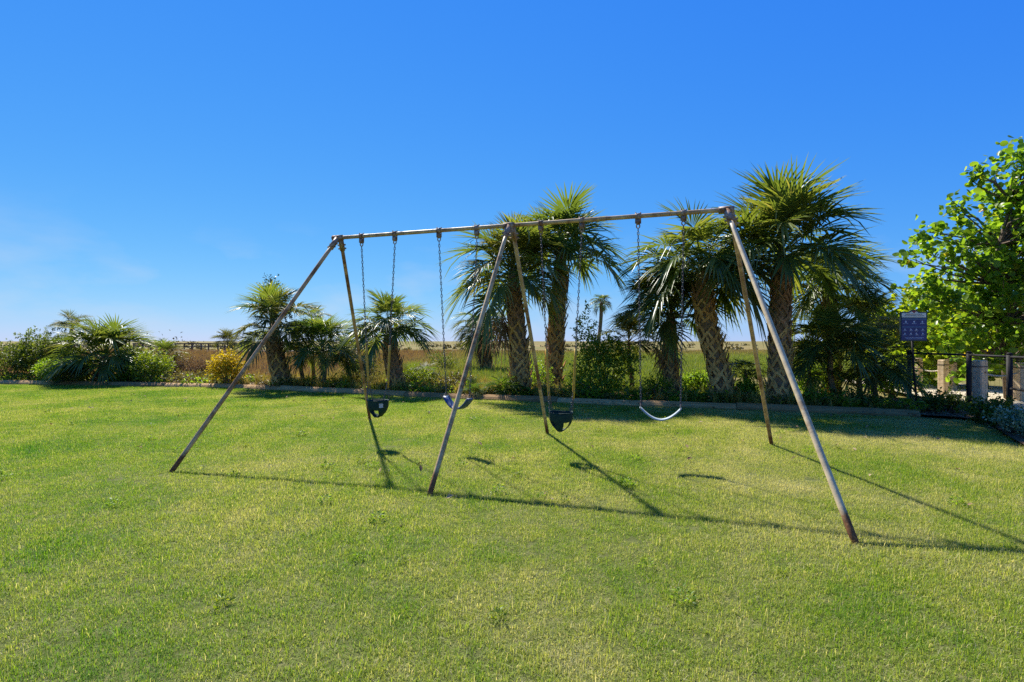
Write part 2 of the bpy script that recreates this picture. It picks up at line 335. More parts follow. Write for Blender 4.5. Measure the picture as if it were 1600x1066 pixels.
# ------------------------------------------------------------------ geometry-node scatter
def scatter(name, protos, P, rot, scl, idx, kind='stuff', label=None, cat=None):
    pc = bpy.data.collections.new(name + '_pieces')
    for p in protos: pc.objects.link(p)
    me = bpy.data.meshes.new(name); me.vertices.add(len(P)); me.vertices.foreach_set('co', np.asarray(P, np.float32).ravel())
    a = me.attributes.new('rot', 'FLOAT_VECTOR', 'POINT'); a.data.foreach_set('vector', np.asarray(rot, np.float32).ravel())
    a = me.attributes.new('scl', 'FLOAT', 'POINT'); a.data.foreach_set('value', np.asarray(scl, np.float32))
    a = me.attributes.new('idx', 'INT', 'POINT'); a.data.foreach_set('value', np.asarray(idx, np.int32))
    o = link(name, me); tag(o, label, cat, None, kind)
    ng = bpy.data.node_groups.new(name, 'GeometryNodeTree')
    ng.interface.new_socket('Geometry', in_out='INPUT', socket_type='NodeSocketGeometry')
    ng.interface.new_socket('Geometry', in_out='OUTPUT', socket_type='NodeSocketGeometry')
    gi, go = ng.nodes.new('NodeGroupInput'), ng.nodes.new('NodeGroupOutput')
    ip = ng.nodes.new('GeometryNodeInstanceOnPoints'); ci = ng.nodes.new('GeometryNodeCollectionInfo')
    ci.inputs['Collection'].default_value = pc; ci.inputs['Separate Children'].default_value = True; ci.inputs['Reset Children'].default_value = True
    def na_(nm, ty):
        n = ng.nodes.new('GeometryNodeInputNamedAttribute'); n.data_type = ty; n.inputs[0].default_value = nm; return n.outputs[0]
    L = ng.links.new
    L(gi.outputs[0], ip.inputs['Points']); L(ci.outputs[0], ip.inputs['Instance']); ip.inputs['Pick Instance'].default_value = True
    L(na_('idx', 'INT'), ip.inputs['Instance Index']); L(na_('rot', 'FLOAT_VECTOR'), ip.inputs['Rotation']); L(na_('scl', 'FLOAT'), ip.inputs['Scale'])
    L(ip.outputs[0], go.inputs[0])
    md = o.modifiers.new('scatter', 'NODES'); md.node_group = ng
    return o

def blades(rng, n, half, lmin, lmax, wid, lean, tint_fn, clump=0):
    """n grass blades, three triangles each, in a square patch of half-size half"""
    if clump: c = rng.uniform(-half, half, (clump, 2)); xy = c[rng.integers(0, clump, n)] + rng.normal(0, half * .14, (n, 2))
    else: xy = rng.uniform(-half, half, (n, 2))
    az = rng.uniform(0, 2 * PI, n); ln = rng.uniform(lmin, lmax, n); le = np.abs(rng.normal(lean, lean * .5, n))
    d = np.stack([np.cos(az), np.sin(az)], 1); s = np.stack([-d[:, 1], d[:, 0]], 1); wd = wid * rng.uniform(.7, 1.3, n)
    tw = rng.uniform(-.6, .6, n)[:, None]; s = s * np.cos(tw) + d * np.sin(tw)
    z0 = np.full(n, -.004)
    def pt(off, frac, z):
        p = xy + d * (le * ln * frac)[:, None] + s * (wd * off)[:, None]; return np.column_stack([p, z])
    h = ln * np.sqrt(np.maximum(.08, 1 - np.minimum(le, .95) ** 2))
    V = np.stack([pt(-.5, 0, z0), pt(.5, 0, z0), pt(-.42, .42, h * .6), pt(.42, .42, h * .6), pt(0, 1.0, h * (1 - .25 * le))], 1).reshape(-1, 3)
    b = np.arange(n)[:, None] * 5
    T = np.concatenate([b + [0, 1, 3], b + [0, 3, 2], b + [2, 3, 4]])
    return V, T, np.repeat(tint_fn(n), 5)

rng = np.random.default_rng(7)
def turf(i):
    def tf(n):
        t = rng.beta(2, 3, n) * .8; k = rng.random(n) < .10; t[k] = rng.uniform(.8, 1.35, k.sum()); return t
    V1, T1, t1 = blades(rng, 1400, .175, .016, .038, .0024, .84, tf)
    V2, T2, t2 = blades(rng, 70, .17, .04, .075, .0026, .86, tf)
    o = bpy.data.objects.new('turf_patch', np_mesh('turf_patch', np.concatenate([V1, V2]), [np.concatenate([T1, T2 + len(V1)])], M['grass'], np.concatenate([t1, t2]))); return o
st = .26
gxs, gys = np.meshgrid(np.arange(-26, 10.2, st), np.arange(-.5, 21, st))
P = np.stack([gxs.ravel(), gys.ravel()], 1); P += rng.uniform(-.07, .07, P.shape)
P = P[(np.abs(P[:, 0]) < 1.15 * np.maximum(P[:, 1], 0) + 3.0)]
ok = np.ones(len(P), bool)
for dx, dy in ((.15, 0), (-.15, 0), (0, .17), (0, -.15)): ok &= inside(P + [dx, dy], LAWN)
P = P[ok]; n = len(P)
lush = np.sin(P[:, 0] * 1.3 + 1) * np.sin(P[:, 1] * 1.1 + P[:, 0] * .4) * .5 + .5
scatter('grass', [turf(i) for i in range(12)], np.column_stack([P, np.zeros(n)]), np.column_stack([np.zeros((n, 2)), rng.uniform(0, 2 * PI, n)]),
        .85 + .35 * lush + rng.uniform(0, .15, n), rng.integers(0, 12, n))

# taller grass of the field and along the bed
def tuft(nb, half, lmin, lmax, wd, lean, mat, clump=1):
    tf = lambda n: rng.beta(2, 2, n)
    V, T, t = blades(rng, nb, half, lmin, lmax, wd, lean, tf, clump)
    return bpy.data.objects.new('grass_tuft', np_mesh('grass_tuft', V, [T], M[mat], t))
def behind(P, off):                     # metres behind the timber line
    xs, ys = zip(*EDGE); return P[:, 1] - np.interp(P[:, 0], xs, ys) - off
Q = np.column_stack([rng.uniform(-1, 1, 26000), 13 + 75 * rng.random(26000) ** 1.7]); Q[:, 0] *= 1.05 * Q[:, 1]
Q = Q[(behind(Q, 2.6) > 0) & ~inside(Q, PATH) & ~((Q[:, 0] > 7.5) & (Q[:, 1] < 24))]
n = len(Q)
scatter('meadow_grass', [tuft(70, .5, .10, .30, .016, .45, 'tuft', 9) for _ in range(6)], np.column_stack([Q, terrain(Q[:, 0], Q[:, 1])]),
        np.column_stack([np.zeros((n, 2)), rng.uniform(0, 2 * PI, n)]), rng.uniform(.7, 1.4, n) * np.clip(.8 + Q[:, 1] / 60, 0, 2), rng.integers(0, 6, n))
xs, ys = zip(*EDGE)
def strip(n, x0, x1, y0, y1):
    x = rng.uniform(x0, x1, n); return np.column_stack([x, np.interp(x, xs, ys) + rng.uniform(y0, y1, n)])
Q = np.concatenate([strip(330, -4.6, .2, .25, 3.6), strip(120, -7.5, -4.5, .25, 2.6), strip(60, .6, 1.6, .25, 2), strip(60, 3.2, 5.6, .25, 1.6), strip(120, -11.5, -7, .3, 3.2), strip(40, 5, 7.5, .2, .7)])
n = len(Q)
scatter('dry_grass', [tuft(46, .12, .16, .46, .012, .5, 'tuft_dry') for _ in range(6)], np.column_stack([Q, np.full(n, .05)]),
        np.column_stack([np.zeros((n, 2)), rng.uniform(0, 2 * PI, n)]), rng.uniform(.55, 1.15, n), rng.integers(0, 6, n))

# leaf litter on the bed
def litter():
    n = 60; c = np.column_stack([rng.uniform(-.3, .3, (n, 2)), rng.uniform(.0, .03, n)])
    a = rng.uniform(0, 2 * PI, n); L = rng.uniform(.03, .10, n); wd = L * rng.uniform(.2, .5, n)
    d = np.column_stack([np.cos(a), np.sin(a), rng.uniform(-.25, .35, n)]); s = np.column_stack([-np.sin(a), np.cos(a), rng.uniform(-.3, .3, n)])
    V = np.stack([c - d * L[:, None] / 2, c + s * wd[:, None] / 2, c + d * L[:, None] / 2, c - s * wd[:, None] / 2], 1).reshape(-1, 3)
    b = np.arange(n)[:, None] * 4
    return bpy.data.objects.new('litter_patch', np_mesh('litter_patch', V, [np.concatenate([b + [0, 1, 2], b + [0, 2, 3]])], M['litter'], np.repeat(rng.random(n), 4)))
Q = np.concatenate([strip(700, -20, 8.5, .2, 3.2), rng.uniform((8, 5), (10, 13), (160, 2))]); Q = Q[~inside(Q, LAWN)]; n = len(Q)
scatter('leaf_litter', [litter() for _ in range(4)], np.column_stack([Q, np.full(n, .052)]), np.column_stack([np.zeros((n, 2)), rng.uniform(0, 6.28, n)]), rng.uniform(.7, 1.2, n), rng.integers(0, 4, n))

# ------------------------------------------------------------------ timber edging: each timber a part
te = thing('timber_edging', (0, 14, 0), 'long low row of weathered tan timbers laid end to end behind the lawn', 'edging')
rr = random.Random(3)
def timber_mesh(L):
    m = MB(); h, wd = .135, .26
    prof = [(-wd / 2, 0), (-wd / 2, h * .33), (-wd / 2 + .055, h * .72), (-wd / 2 + .13, h), (wd / 2 - .05, h), (wd / 2 - .03, h * .9), (wd / 2, h * .62), (wd / 2, 0)]
    n = len(prof); vs_ = [(sx * L / 2, y, z) for sx in (-1, 1) for y, z in prof]
    fs = [(i, i + 1, n + i + 1, n + i) for i in range(n - 1)] + [tuple(range(n))[::-1], tuple(range(n, 2 * n))]
    m.add(vs_, [f[::-1] for f in fs]); return m.mesh('timber', M['timber'])
tmesh = {}
for (x0, y0), (x1, y1) in zip(EDGE[1:-1], EDGE[2:]):
    tot = math.hypot(x1 - x0, y1 - y0); k = max(1, round(tot / 2.44)); L = tot / k
    a = math.atan2(y1 - y0, x1 - x0)
    key = round(L, 3)
    if key not in tmesh: tmesh[key] = timber_mesh(L - .012)
    for i in range(k):
        f_ = (i + .5) / k; j = rr.uniform(-.012, .012)
        link('timber', tmesh[key], te, (x0 + (x1 - x0) * f_ - math.sin(a) * (.10 + j), y0 + (y1 - y0) * f_ + math.cos(a) * (.10 + j) - 14, -.012 + rr.uniform(-.012, .012)), (rr.uniform(-.03, .03), rr.uniform(-.006, .006), a + rr.uniform(-.006, .006)))
stake = MB(); stake.box((0, 0, .1), (.05, .05, .3), .3); o = stake.build('stake', M['deck_wood'], None, loc=(gx(257, 18.4), 18.35, 0)); tag(o, 'short dark wooden stake at the lawn edge beside the light green shrub', 'stake')

# ------------------------------------------------------------------ palms
def make_frond(elev, rng, Lp=.85, Lb=.95, n=42, spread=140, droop=.25, bend=22, mat='frond', fold=.55):
    elev = R(elev); bend = R(bend)
    pts, ths = [], []; p = np.zeros(3); k = 6
    for i in range(k + 1):
        s = i / k; th = elev - bend * s ** 1.4; pts.append(p.copy()); ths.append(th)
        p = p + np.array([0, math.cos(th), math.sin(th)]) * Lp / k
    m = MB(); m.tube([tuple(q) for q in pts], [.026 - .014 * i / k for i in range(k + 1)], 4, cap=False)
    V = [np.array(m.v)]; quads = [np.array(m.f)]; tint = [np.full(len(m.v), .62)]
    cp, ct = [pts[-1]], [ths[-1]]; kc = 8; Lc = .42 * Lb
    for i in range(kc):                 # costa, bending down
        th = ct[-1] - R(46) / kc; cp.append(cp[-1] + np.array([0, math.cos(th), math.sin(th)]) * Lc / kc); ct.append(th)
    base = len(m.v); lv, lt, lf3, lf4 = [], [], [], []
    for i in range(n):
        a = -1 + 2 * i / (n - 1); a += rng.uniform(-.3, .3) / n
        s = max(0.0, 1 - abs(a)) ** 1.15; ci = s * kc; c0 = min(int(ci), kc - 1); fr = ci - c0
        bpt = cp[c0] * (1 - fr) + cp[c0 + 1] * fr; th = ct[c0] * (1 - fr) + ct[c0 + 1] * fr
        t = np.array([0, math.cos(th), math.sin(th)]); u = np.array([0, -math.sin(th), math.cos(th)]); l = np.array([1., 0, 0])
        phi = R(spread) * a
        dr = t * math.cos(phi) + l * math.sin(phi) + u * (.30 * abs(math.sin(phi)) + rng.uniform(-.07, .07)); dr /= np.linalg.norm(dr)
        side = -t * math.sin(phi) + l * math.cos(phi); side -= dr * side.dot(dr); side /= np.linalg.norm(side)
        nn = np.cross(side, dr); nn = nn if nn.dot(u) > 0 else -nn
        L = Lb * (.62 + .38 * math.cos(phi * .55)) * rng.uniform(.88, 1.08); dp = droop * rng.uniform(.4, 1.7) + (.5 if rng.random() < .07 else 0)
        wmax = L * R(2 * spread) / n * .31 * rng.uniform(.8, 1.15)
        def cen(s): return bpt + dr * L * s * (1 - .12 * dp * s) + np.array([0, 0, -1]) * dp * L * s ** 2.3
        b = base + len(lv); tv = rng.beta(2, 2.6)
        for s_, wk in ((0.03, .2), (.36, 1.0), (.70, .58)):
            c = cen(s_); hw = wmax * wk
            lv += [c - side * hw + nn * hw * fold, c, c + side * hw + nn * hw * fold]; lt += [tv] * 3
        lv.append(cen(1.0)); lt.append(min(1, tv + .3))
        for q in (0, 3): lf4 += [(b + q, b + q + 1, b + q + 4, b + q + 3), (b + q + 1, b + q + 2, b + q + 5, b + q + 4)]
        lf3 += [(b + 6, b + 7, b + 9), (b + 7, b + 8, b + 9)]
    V.append(np.array(lv)); tint.append(np.array(lt))
    return np_mesh('frond', np.concatenate(V), [np.array(lf3), np.concatenate([quads[0], np.array(lf4)])], M[mat], np.concatenate(tint))

frng = np.random.default_rng(21)
CLASSES = [(81, 6, .08), (64, 10, .12), (47, 13, .16), (30, 15, .20), (14, 15, .23), (-2, 14, .26), (-18, 11, .30)]
FR = {}
def fronds(mat):
    if mat not in FR:
        FR[mat] = [[make_frond(e, frng, .85 * (0.85 if e > 60 else 1), .95, 42, 140 if e < 60 else 110, dr, bd, mat) for _ in range(2)] for e, bd, dr in CLASSES]
    return FR[mat]
DEAD = [make_frond(e, frng, .8, .8, 30, 75, .55, 30, 'frond_dead', .8) for e in (-48, -58, -68)]
BUDS = {}

def boot_mesh(mat, q):
    m = MB(); R0 = .26; br = random.Random(q); j = lambda a: 1 + br.uniform(-a, a)
    def sec(ang, r, z, wdt, th, tilt):   # rectangular section, width measured up the trunk
        c, s = math.cos(ang), math.sin(ang); out = Vector((s, -c, 0)); tan = Vector((c, s, 0)); up = Vector((0, 0, 1))
        ax = tan * math.cos(tilt) + up * math.sin(tilt); p = out * r + up * z
        return [p - ax * wdt / 2, p + ax * wdt / 2, p + ax * wdt / 2 + out * th, p - ax * wdt / 2 + out * th]
    def strip_(secs):
        vs_ = sum(secs, []); fs = []
        for i in range(len(secs) - 1):
            for k in range(4): fs.append((i * 4 + k, i * 4 + (k + 1) % 4, i * 4 + 4 + (k + 1) % 4, i * 4 + 4 + k))
        fs.append((0, 3, 2, 1)); e = (len(secs) - 1) * 4; fs.append((e, e + 1, e + 2, e + 3)); m.add(vs_, fs)
    for sg in (-1, 1):                   # two arms diverging downwards
        strip_([sec(sg * .04, R0 + .028, .05, .055, .030, 0), sec(sg * .38 * j(.2), R0 + .014 * j(.5), -.10 * j(.2), .070 * j(.25), .026, sg * .55), sec(sg * .78 * j(.2), R0 - .010, -.25 * j(.2), .075 * j(.3), .018, sg * .7)])
    L_ = (1.0, .55, 1.25, .8, .35)[q % 5]
    strip_([sec(0, R0 + .02, .00, .075, .036, 0), sec(br.uniform(-.06, .06), R0 + .05 * L_ + .01, .10 * L_, .07 * j(.2), .030, br.uniform(-.4, .4)), sec(br.uniform(-.14, .14), R0 + .10 * L_, .19 * L_, .04 * j(.4), .014, br.uniform(-.7, .7))])
    for k in range(5):                   # loose fibres and split ends
        a = br.uniform(-.5, .5); zz = br.uniform(-.12, .08); l_ = br.uniform(.06, .17)
        strip_([sec(a, R0 + .02, zz, .012, .006, 0), sec(a + br.uniform(-.12, .12), R0 + br.uniform(.04, .085), zz + l_ * br.choice((-1, 1, 1)) * .7, .004, .003, 0)])
    return m.mesh('leaf_base', M[mat])
BOOT = {k: [boot_mesh(k, q) for q in range(5)] for k in ('boot', 'boot_red')}

def palm(label, x, y, z0, top, lean=(0, 0), r0=.27, r1=.24, cs=1.0, nf=34, seed=0, mats=('frond',), dead=0, boots=True, elev=(0, 6), red=.25, name='sabal_palm', cat='palm tree', group='sabal palms behind the lawn', spiny=0.0, stemless=False):
    rg = random.Random(seed); root = thing(name, (x, y, z0), label, cat, group)
    H = top - z0; r0 *= .77; r1 *= .77
    def ctr(s):
        b = s * s * (3 - 2 * s) * .5 + s * .5
        return Vector((lean[0] * b + .05 * math.sin(s * 4 + seed), lean[1] * b, H * s))
    def rad(s): return (r0 + (r1 - r0) * s) * (1 + .10 * math.exp(-s * H / .25))
    lift = 0.0 if stemless else .22 * min(1.2, cs)
    crown = ctr(1.0) + Vector((0, 0, lift))
    if not stemless:
        m = MB(); k = max(4, int(H / .25)); m.tube([ctr(i / k) - Vector((0, 0, .12 if i == 0 else 0)) for i in range(k + 1)] + [crown, crown + Vector((0, 0, .3 * cs))], [rad(i / k) * .98 for i in range(k + 1)] + [r1 * .75, r1 * .3], 12)
        trunk = m.build('trunk', M['trunk'], root, True)
        if boots:
            rows = max(2, int(H / .128)); per = 5
            for i in range(rows):
                s = (i + .7) / (rows + .3)
                for j in range(per):
                    if rg.random() < .09: continue
                    az = 2 * PI * (j + (i % 2) * .5) / per + rg.uniform(-.22, .22) + seed
                    sc = rad(s) / .26 * rg.uniform(.97, 1.06); kind_ = 'boot_red' if s > 1 - red + rg.uniform(-.12, .12) else 'boot'
                    o = link('leaf_base', rg.choice(BOOT[kind_]), trunk, ctr(s) + Vector((0, 0, rg.uniform(-.05, .05))), (rg.uniform(-.10, .10), rg.uniform(-.10, .10), az), (sc, sc, sc * rg.uniform(.85, 1.2)))
    lo_, hi_ = elev; az = rg.uniform(0, 6.28)
    wts = [8, 14, 18, 19, 18, 13, 7]
    cls = rg.choices(range(lo_, hi_ + 1), wts[lo_:hi_ + 1], k=nf); cls.sort()
    for c in cls:
        az += 2.39996 + rg.uniform(-.25, .25)
        mat = mats[min(len(mats) - 1, int(rg.random() * len(mats)))]
        me = fronds(mat)[c][rg.randrange(2)]
        sc = cs * rg.uniform(.84, 1.10)
        e, b_, d_ = CLASSES[c]
        off = Vector((0, 0, (.46 if not stemless else .02) * (e + 20) / 102 - (.14 if not stemless else .05))) * min(1, cs)
        link('frond', me, root, crown + off, (rg.uniform(-.14, .14), rg.uniform(-.16, .16), az), sc * .9)
    for i in range(dead):
        link('dead_frond', DEAD[i % 3], root, crown + Vector((0, 0, -.12)), (rg.uniform(-.1, .1), rg.uniform(-.1, .1), rg.uniform(0, 6.28)), cs * rg.uniform(.8, 1.05))
    return root

BZ = .05
def at(px, d, z=BZ): return (gx(px, d), d, z)
def P_(label, px, d, top_py, top_px=None, z0=BZ, **kw):
    x = gx(px, d); lx = gx(top_px if top_px else px, d) - x
    return palm(label, x, d, z0, hz(top_py, d), lean=(lx, 0), **kw)

P_('tall palm nearest the right end of the swing set with the largest crown', 1213, 12.4, 428, 1224, cs=1.24, nf=38, seed=1, r0=.31, r1=.24, red=.45, elev=(0, 4))
P_('leaning palm whose trunk tilts left just left of the tallest palm', 1131, 13.0, 448, 1099, cs=1.2, nf=34, seed=2, r0=.30, r1=.26, mats=('frond', 'frond_olive', 'frond'), red=.1, elev=(0, 5))
P_('short dark trunked palm left of the leaning palm behind the right belt swing', 1053, 14.4, 512, 1046, cs=1.0, nf=32, dead=2, seed=3, r0=.24, r1=.22, mats=('frond', 'frond_olive'), red=.3)
P_('straight tall palm in the middle with an open round crown against the sky', 867, 16.2, 420, 873, cs=1.25, nf=32, seed=4, r0=.30, r1=.28, red=.1, elev=(0, 4))
P_('palm behind the middle legs with its trunk tilting left and a shaggy crown', 817, 14.8, 452, 800, cs=1.15, nf=36, seed=5, r0=.31, r1=.25, mats=('frond', 'frond', 'frond_olive'), red=.4, dead=2)
P_('short palm far back in the field with hanging brown fronds', 760, 27.5, 522, 754, z0=-.1, cs=.98, nf=26, seed=6, r0=.34, r1=.32, elev=(2, 6), dead=7, mats=('frond', 'frond_olive'), red=.1)
P_('small palm with long visible leaf stalks behind the left bucket swing', 617, 16.1, 532, 611, cs=.86, nf=28, seed=7, r0=.29, r1=.25, elev=(0, 5), red=.7)
P_('palm behind the front left leg with a sparse leafy crown', 440, 17.3, 526, 430, cs=.92, nf=24, seed=8, r0=.33, r1=.27, mats=('frond_olive', 'frond'), red=.4)
P_('low palm with a wide dense crown near the left end of the lawn', 163, 19.3, 578, 163, cs=1.05, nf=36, seed=9, r0=.36, r1=.3, elev=(0, 4), red=1.0)
P_('young olive palm rising behind the low wide palm', 110, 21.5, 520, 111, cs=.50, nf=14, seed=10, r0=.16, r1=.14, elev=(0, 3), mats=('frond_olive',), red=.5)
P_('slender distant palm with a small crown above the broadleaf bush', 934, 46, 477, 939, z0=-.1, cs=.62, nf=26, seed=11, r0=.22, r1=.2, boots=False, mats=('frond', 'frond_olive'), elev=(1, 6))
P_('dark mid sized palm behind the tall right palm towards the sign', 1300, 14.6, 468, 1296, cs=.95, nf=34, seed=12, r0=.25, r1=.22, elev=(1, 6), red=.5)
# stemless fan palms
def S_(label, px, d, z, r, nf, seed, mats=('frond',), elev=(0, 5), group='low fan palms in the planting bed', base=BZ):
    rt = palm(label, gx(px, d), d, base, z, cs=r / 1.55, nf=nf, seed=seed, mats=mats, elev=elev, name='palmetto', cat='palmetto', group=group, stemless=z < .35, boots=False, r0=.09, r1=.08)
    return rt
S_('dark palmetto beside the palm behind the front left leg', 505, 17.0, 1.05, 1.15, 26, 31, ('frond', 'frond', 'frond_bright'))
S_('dark palmetto left of the small palm behind the left bucket swing', 545, 17.6, .8, .95, 20, 32, ('frond', 'frond_olive'))
S_('dark palmetto leaning against the palm behind the front left leg', 472, 18.0, .9, 1.0, 20, 33, ('frond',))
S_('tall narrow palmetto standing above the dark palmettos', 490, 19.0, 2.1, .62, 14, 34, ('frond', 'frond_olive'), (0, 4))
S_('yellowish small palmetto behind the dry grass in the middle', 655, 18.6, .3, .75, 16, 35, ('frond_bright', 'frond_olive'), (0, 4))
S_('fresh green palmetto in front of the shaggy middle palm', 786, 14.5, .12, .72, 16, 36, ('frond_bright',), (0, 3))
S_('tiny fresh palmetto between the blue belt swing and the middle legs', 741, 14.3, .12, .48, 10, 37, ('frond_bright',), (0, 3))
S_('palmetto tucked between the leaning palm and the tallest palm', 1168, 13.6, .55, .62, 16, 38, ('frond',), (1, 5))
S_('large dark palmetto right of the tallest palm trunk', 1300, 12.6, 1.0, 1.2, 28, 39, ('frond',))
S_('dark palmetto at the foot of the sign', 1368, 12.8, .75, 1.05, 24, 40, ('frond', 'frond', 'frond_olive'))
S_('tall dark palmetto behind the tallest palm and left of the sign', 1345, 14.2, 1.6, 1.2, 26, 41, ('frond',))
S_('shaded palmetto close to the tallest palm trunk', 1262, 13.0, .55, .9, 20, 42, ('frond',))
S_('low palmetto under the wide palm at the left', 118, 19.0, .3, .9, 18, 43, ('frond_olive', 'frond_bright'), (0, 4))
S_('olive palmetto at the right of the wide left palm', 262, 21.0, .7, .8, 18, 44, ('frond', 'frond_olive'))
S_('olive palmetto behind the short dark trunked palm', 985, 16.0, 1.25, 1.0, 20, 45, ('frond_olive',), (0, 5))
S_('small palmetto right of the small palm behind the left bucket swing', 640, 17.4, .3, .7, 14, 46, ('frond_olive', 'frond'), (0, 4))
S_('bushy palmetto beyond the lawn in the field near the boardwalk', 355, 60, .9, 1.7, 20, 47, ('frond_olive',), (0, 4), base=-.3)

# ------------------------------------------------------------------ broadleaf shrubs and trees
LEAF_V = np.array([(0, 0, 0), (-.5, .45, .14), (0, .5, 0), (.5, .45, .14), (0, 1, -.06)]); LEAF_T = np.array([(0, 2, 1), (0, 3, 2), (1, 2, 4), (2, 3, 4)])
a_ = np.arange(9) * 2 * PI / 9
ROUND_V = np.concatenate([[(0, .5, -.05)], np.stack([np.sin(a_) * .5, .5 - np.cos(a_) * .47, .05 * np.cos(2 * a_) + .03], 1)])
ROUND_T = np.array([(0, 1 + (k + 1) % 9, 1 + k) for k in range(9)])
def place_leaves(tv, tf, pos_, d, nrm, L, W):
    d = unit(d); s = unit(np.cross(d, nrm)); nn = np.cross(s, d)
    V = pos_[:, None, :] + s[:, None, :] * (tv[None, :, 0:1] * W[:, None, None]) + d[:, None, :] * (tv[None, :, 1:2] * L[:, None, None]) + nn[:, None, :] * (tv[None, :, 2:3] * L[:, None, None])
    k = len(tv); T = (np.arange(len(pos_)) * k)[:, None, None] + tf[None]
    return V.reshape(-1, 3), T.reshape(-1, 3)

def leafy(name, label, cat, base, blobs, n_tw, per, tw, ll, lw, mat, seed, group=None, stem_r=.02, n_st=14, round_=False, singles=0, trunk=None, shell=2.4, tint=(2, 2.4), stemmat='bark', up=.5):
    """blobs: (cx, cy, cz, rx, ry, rz) relative to base"""
    rg = np.random.default_rng(seed); root = thing(name, base, label, cat, group)
    B = np.array(blobs, float); vol = B[:, 3] * B[:, 4] * B[:, 5]; bi = rg.choice(len(B), n_tw, p=vol / vol.sum())
    dv = unit(rg.normal(size=(n_tw, 3))); rr_ = rg.random(n_tw) ** (1 / shell)
    C = B[bi, :3] + dv * B[bi, 3:] * rr_[:, None]
    C[:, 2] = np.maximum(C[:, 2], .05)
    td = unit(dv + np.array([0, 0, up]) + rg.normal(0, .45, (n_tw, 3)))
    s = (np.arange(per) + .5) / per - .5
    pos_ = (C[:, None, :] + td[:, None, :] * (s[None, :, None] * tw) + rg.normal(0, tw * .10, (n_tw, per, 3))).reshape(-1, 3)
    ld = unit(np.repeat(td, per, 0) * .6 + unit(rg.normal(size=(n_tw * per, 3))) * .9)
    nr = unit(np.array([0, 0, .8]) + unit(rg.normal(size=ld.shape)) * .8 + np.repeat(dv, per, 0) * .4)
    L = ll * rg.uniform(.6, 1.2, len(pos_)); W = lw / ll * L * rg.uniform(.8, 1.2, len(pos_))
    tn = np.clip(rg.beta(*tint, len(pos_)) * .75 + np.repeat(rg.random(n_tw), per) * .3, 0, 1)
    pos_[:, 2] = np.maximum(pos_[:, 2], .02)
    tv, tf = (ROUND_V, ROUND_T) if round_ else (LEAF_V, LEAF_T)
    # stems
    m = MB(); tips = C[rg.choice(n_tw, min(n_st, n_tw), replace=False)]
    if trunk is not None:
        tp = [Vector(q) for q in trunk[0]]; m2 = MB(); m2.tube(tp, trunk[1], 9); m2.build('trunk', M[stemmat], root, True)
    for q in tips:
        q = Vector(q)
        if trunk is not None:
            st_ = min(tp[1:], key=lambda v: (v - q).length + (1.0 if v.z > q.z else 0)); r_a = stem_r
        else: st_ = Vector((rg.normal(0, .05), rg.normal(0, .05), -.05)); r_a = stem_r
        mid = st_.lerp(q, .5) + Vector(rg.normal(0, .08, 3)) + Vector((0, 0, .06))
        m.tube([st_, st_.lerp(mid, .55), mid, mid.lerp(q, .6), q], [r_a, r_a * .8, r_a * .6, r_a * .45, r_a * .25], 5, cap=False)
    m.build('limbs' if trunk is not None else 'stems', M[stemmat], root, True)
    if singles:
        order = np.argsort(pos_[:, 1] - L * 2.0); pick, rest = order[:singles], order[singles:]
        protos = []
        for k in range(8):
            tn_ = (k + .5) / 8 if k < 7 else .97
            protos.append(np_mesh('leaf', tv * np.array([1, 1, 1]), [tf], M[mat], np.full(len(tv), tn_)))
        dd = unit(ld[pick]); ss = unit(np.cross(dd, nr[pick])); nn = np.cross(ss, dd)
        for i, k in enumerate(pick):
            o = link('leaf', protos[min(7, int(tn[k] * 8))], root)
            mt = Matrix((tuple(ss[i]), tuple(dd[i]), tuple(nn[i]))).transposed().to_4x4()
            o.matrix_basis = Matrix.Translation(Vector(pos_[k])) @ mt @ Matrix.Diagonal((W[k], L[k], L[k], 1))
        pos_, ld, nr, L, W, tn = pos_[rest], ld[rest], nr[rest], L[rest], W[rest], tn[rest]
    V, T = place_leaves(tv, tf, pos_, ld, nr, L, W)
    o = link('foliage', np_mesh('foliage', V, [T], M[mat], np.repeat(tn, len(tv))), root); tag(o, kind='stuff')
    return root

def bush(label, px, d, wd, h, mat, seed, n=220, ll=.07, lw=.035, z=BZ, blobs=None, **kw):
    if blobs is None:
        rg = random.Random(seed); blobs = [(0, 0, h * .5, wd * .5, wd * .42, h * .5)]
        for k in range(4):
            a = rg.uniform(0, 6.28); blobs.append((math.cos(a) * wd * .28, math.sin(a) * wd * .2, h * rg.uniform(.35, .75), wd * .25, wd * .22, h * .26))
    kw.setdefault('per', 9); kw.setdefault('tw', .22); per, tw = kw.pop('per'), kw.pop('tw')
    nm = kw.pop('name', 'shrub')
    return leafy(nm, label, 'shrub', (gx(px, d), d, z), blobs, n, per, tw, ll, lw, M_name(mat), seed, group=kw.pop('group', 'shrubs in the planting bed'), **kw)
def M_name(m): return m

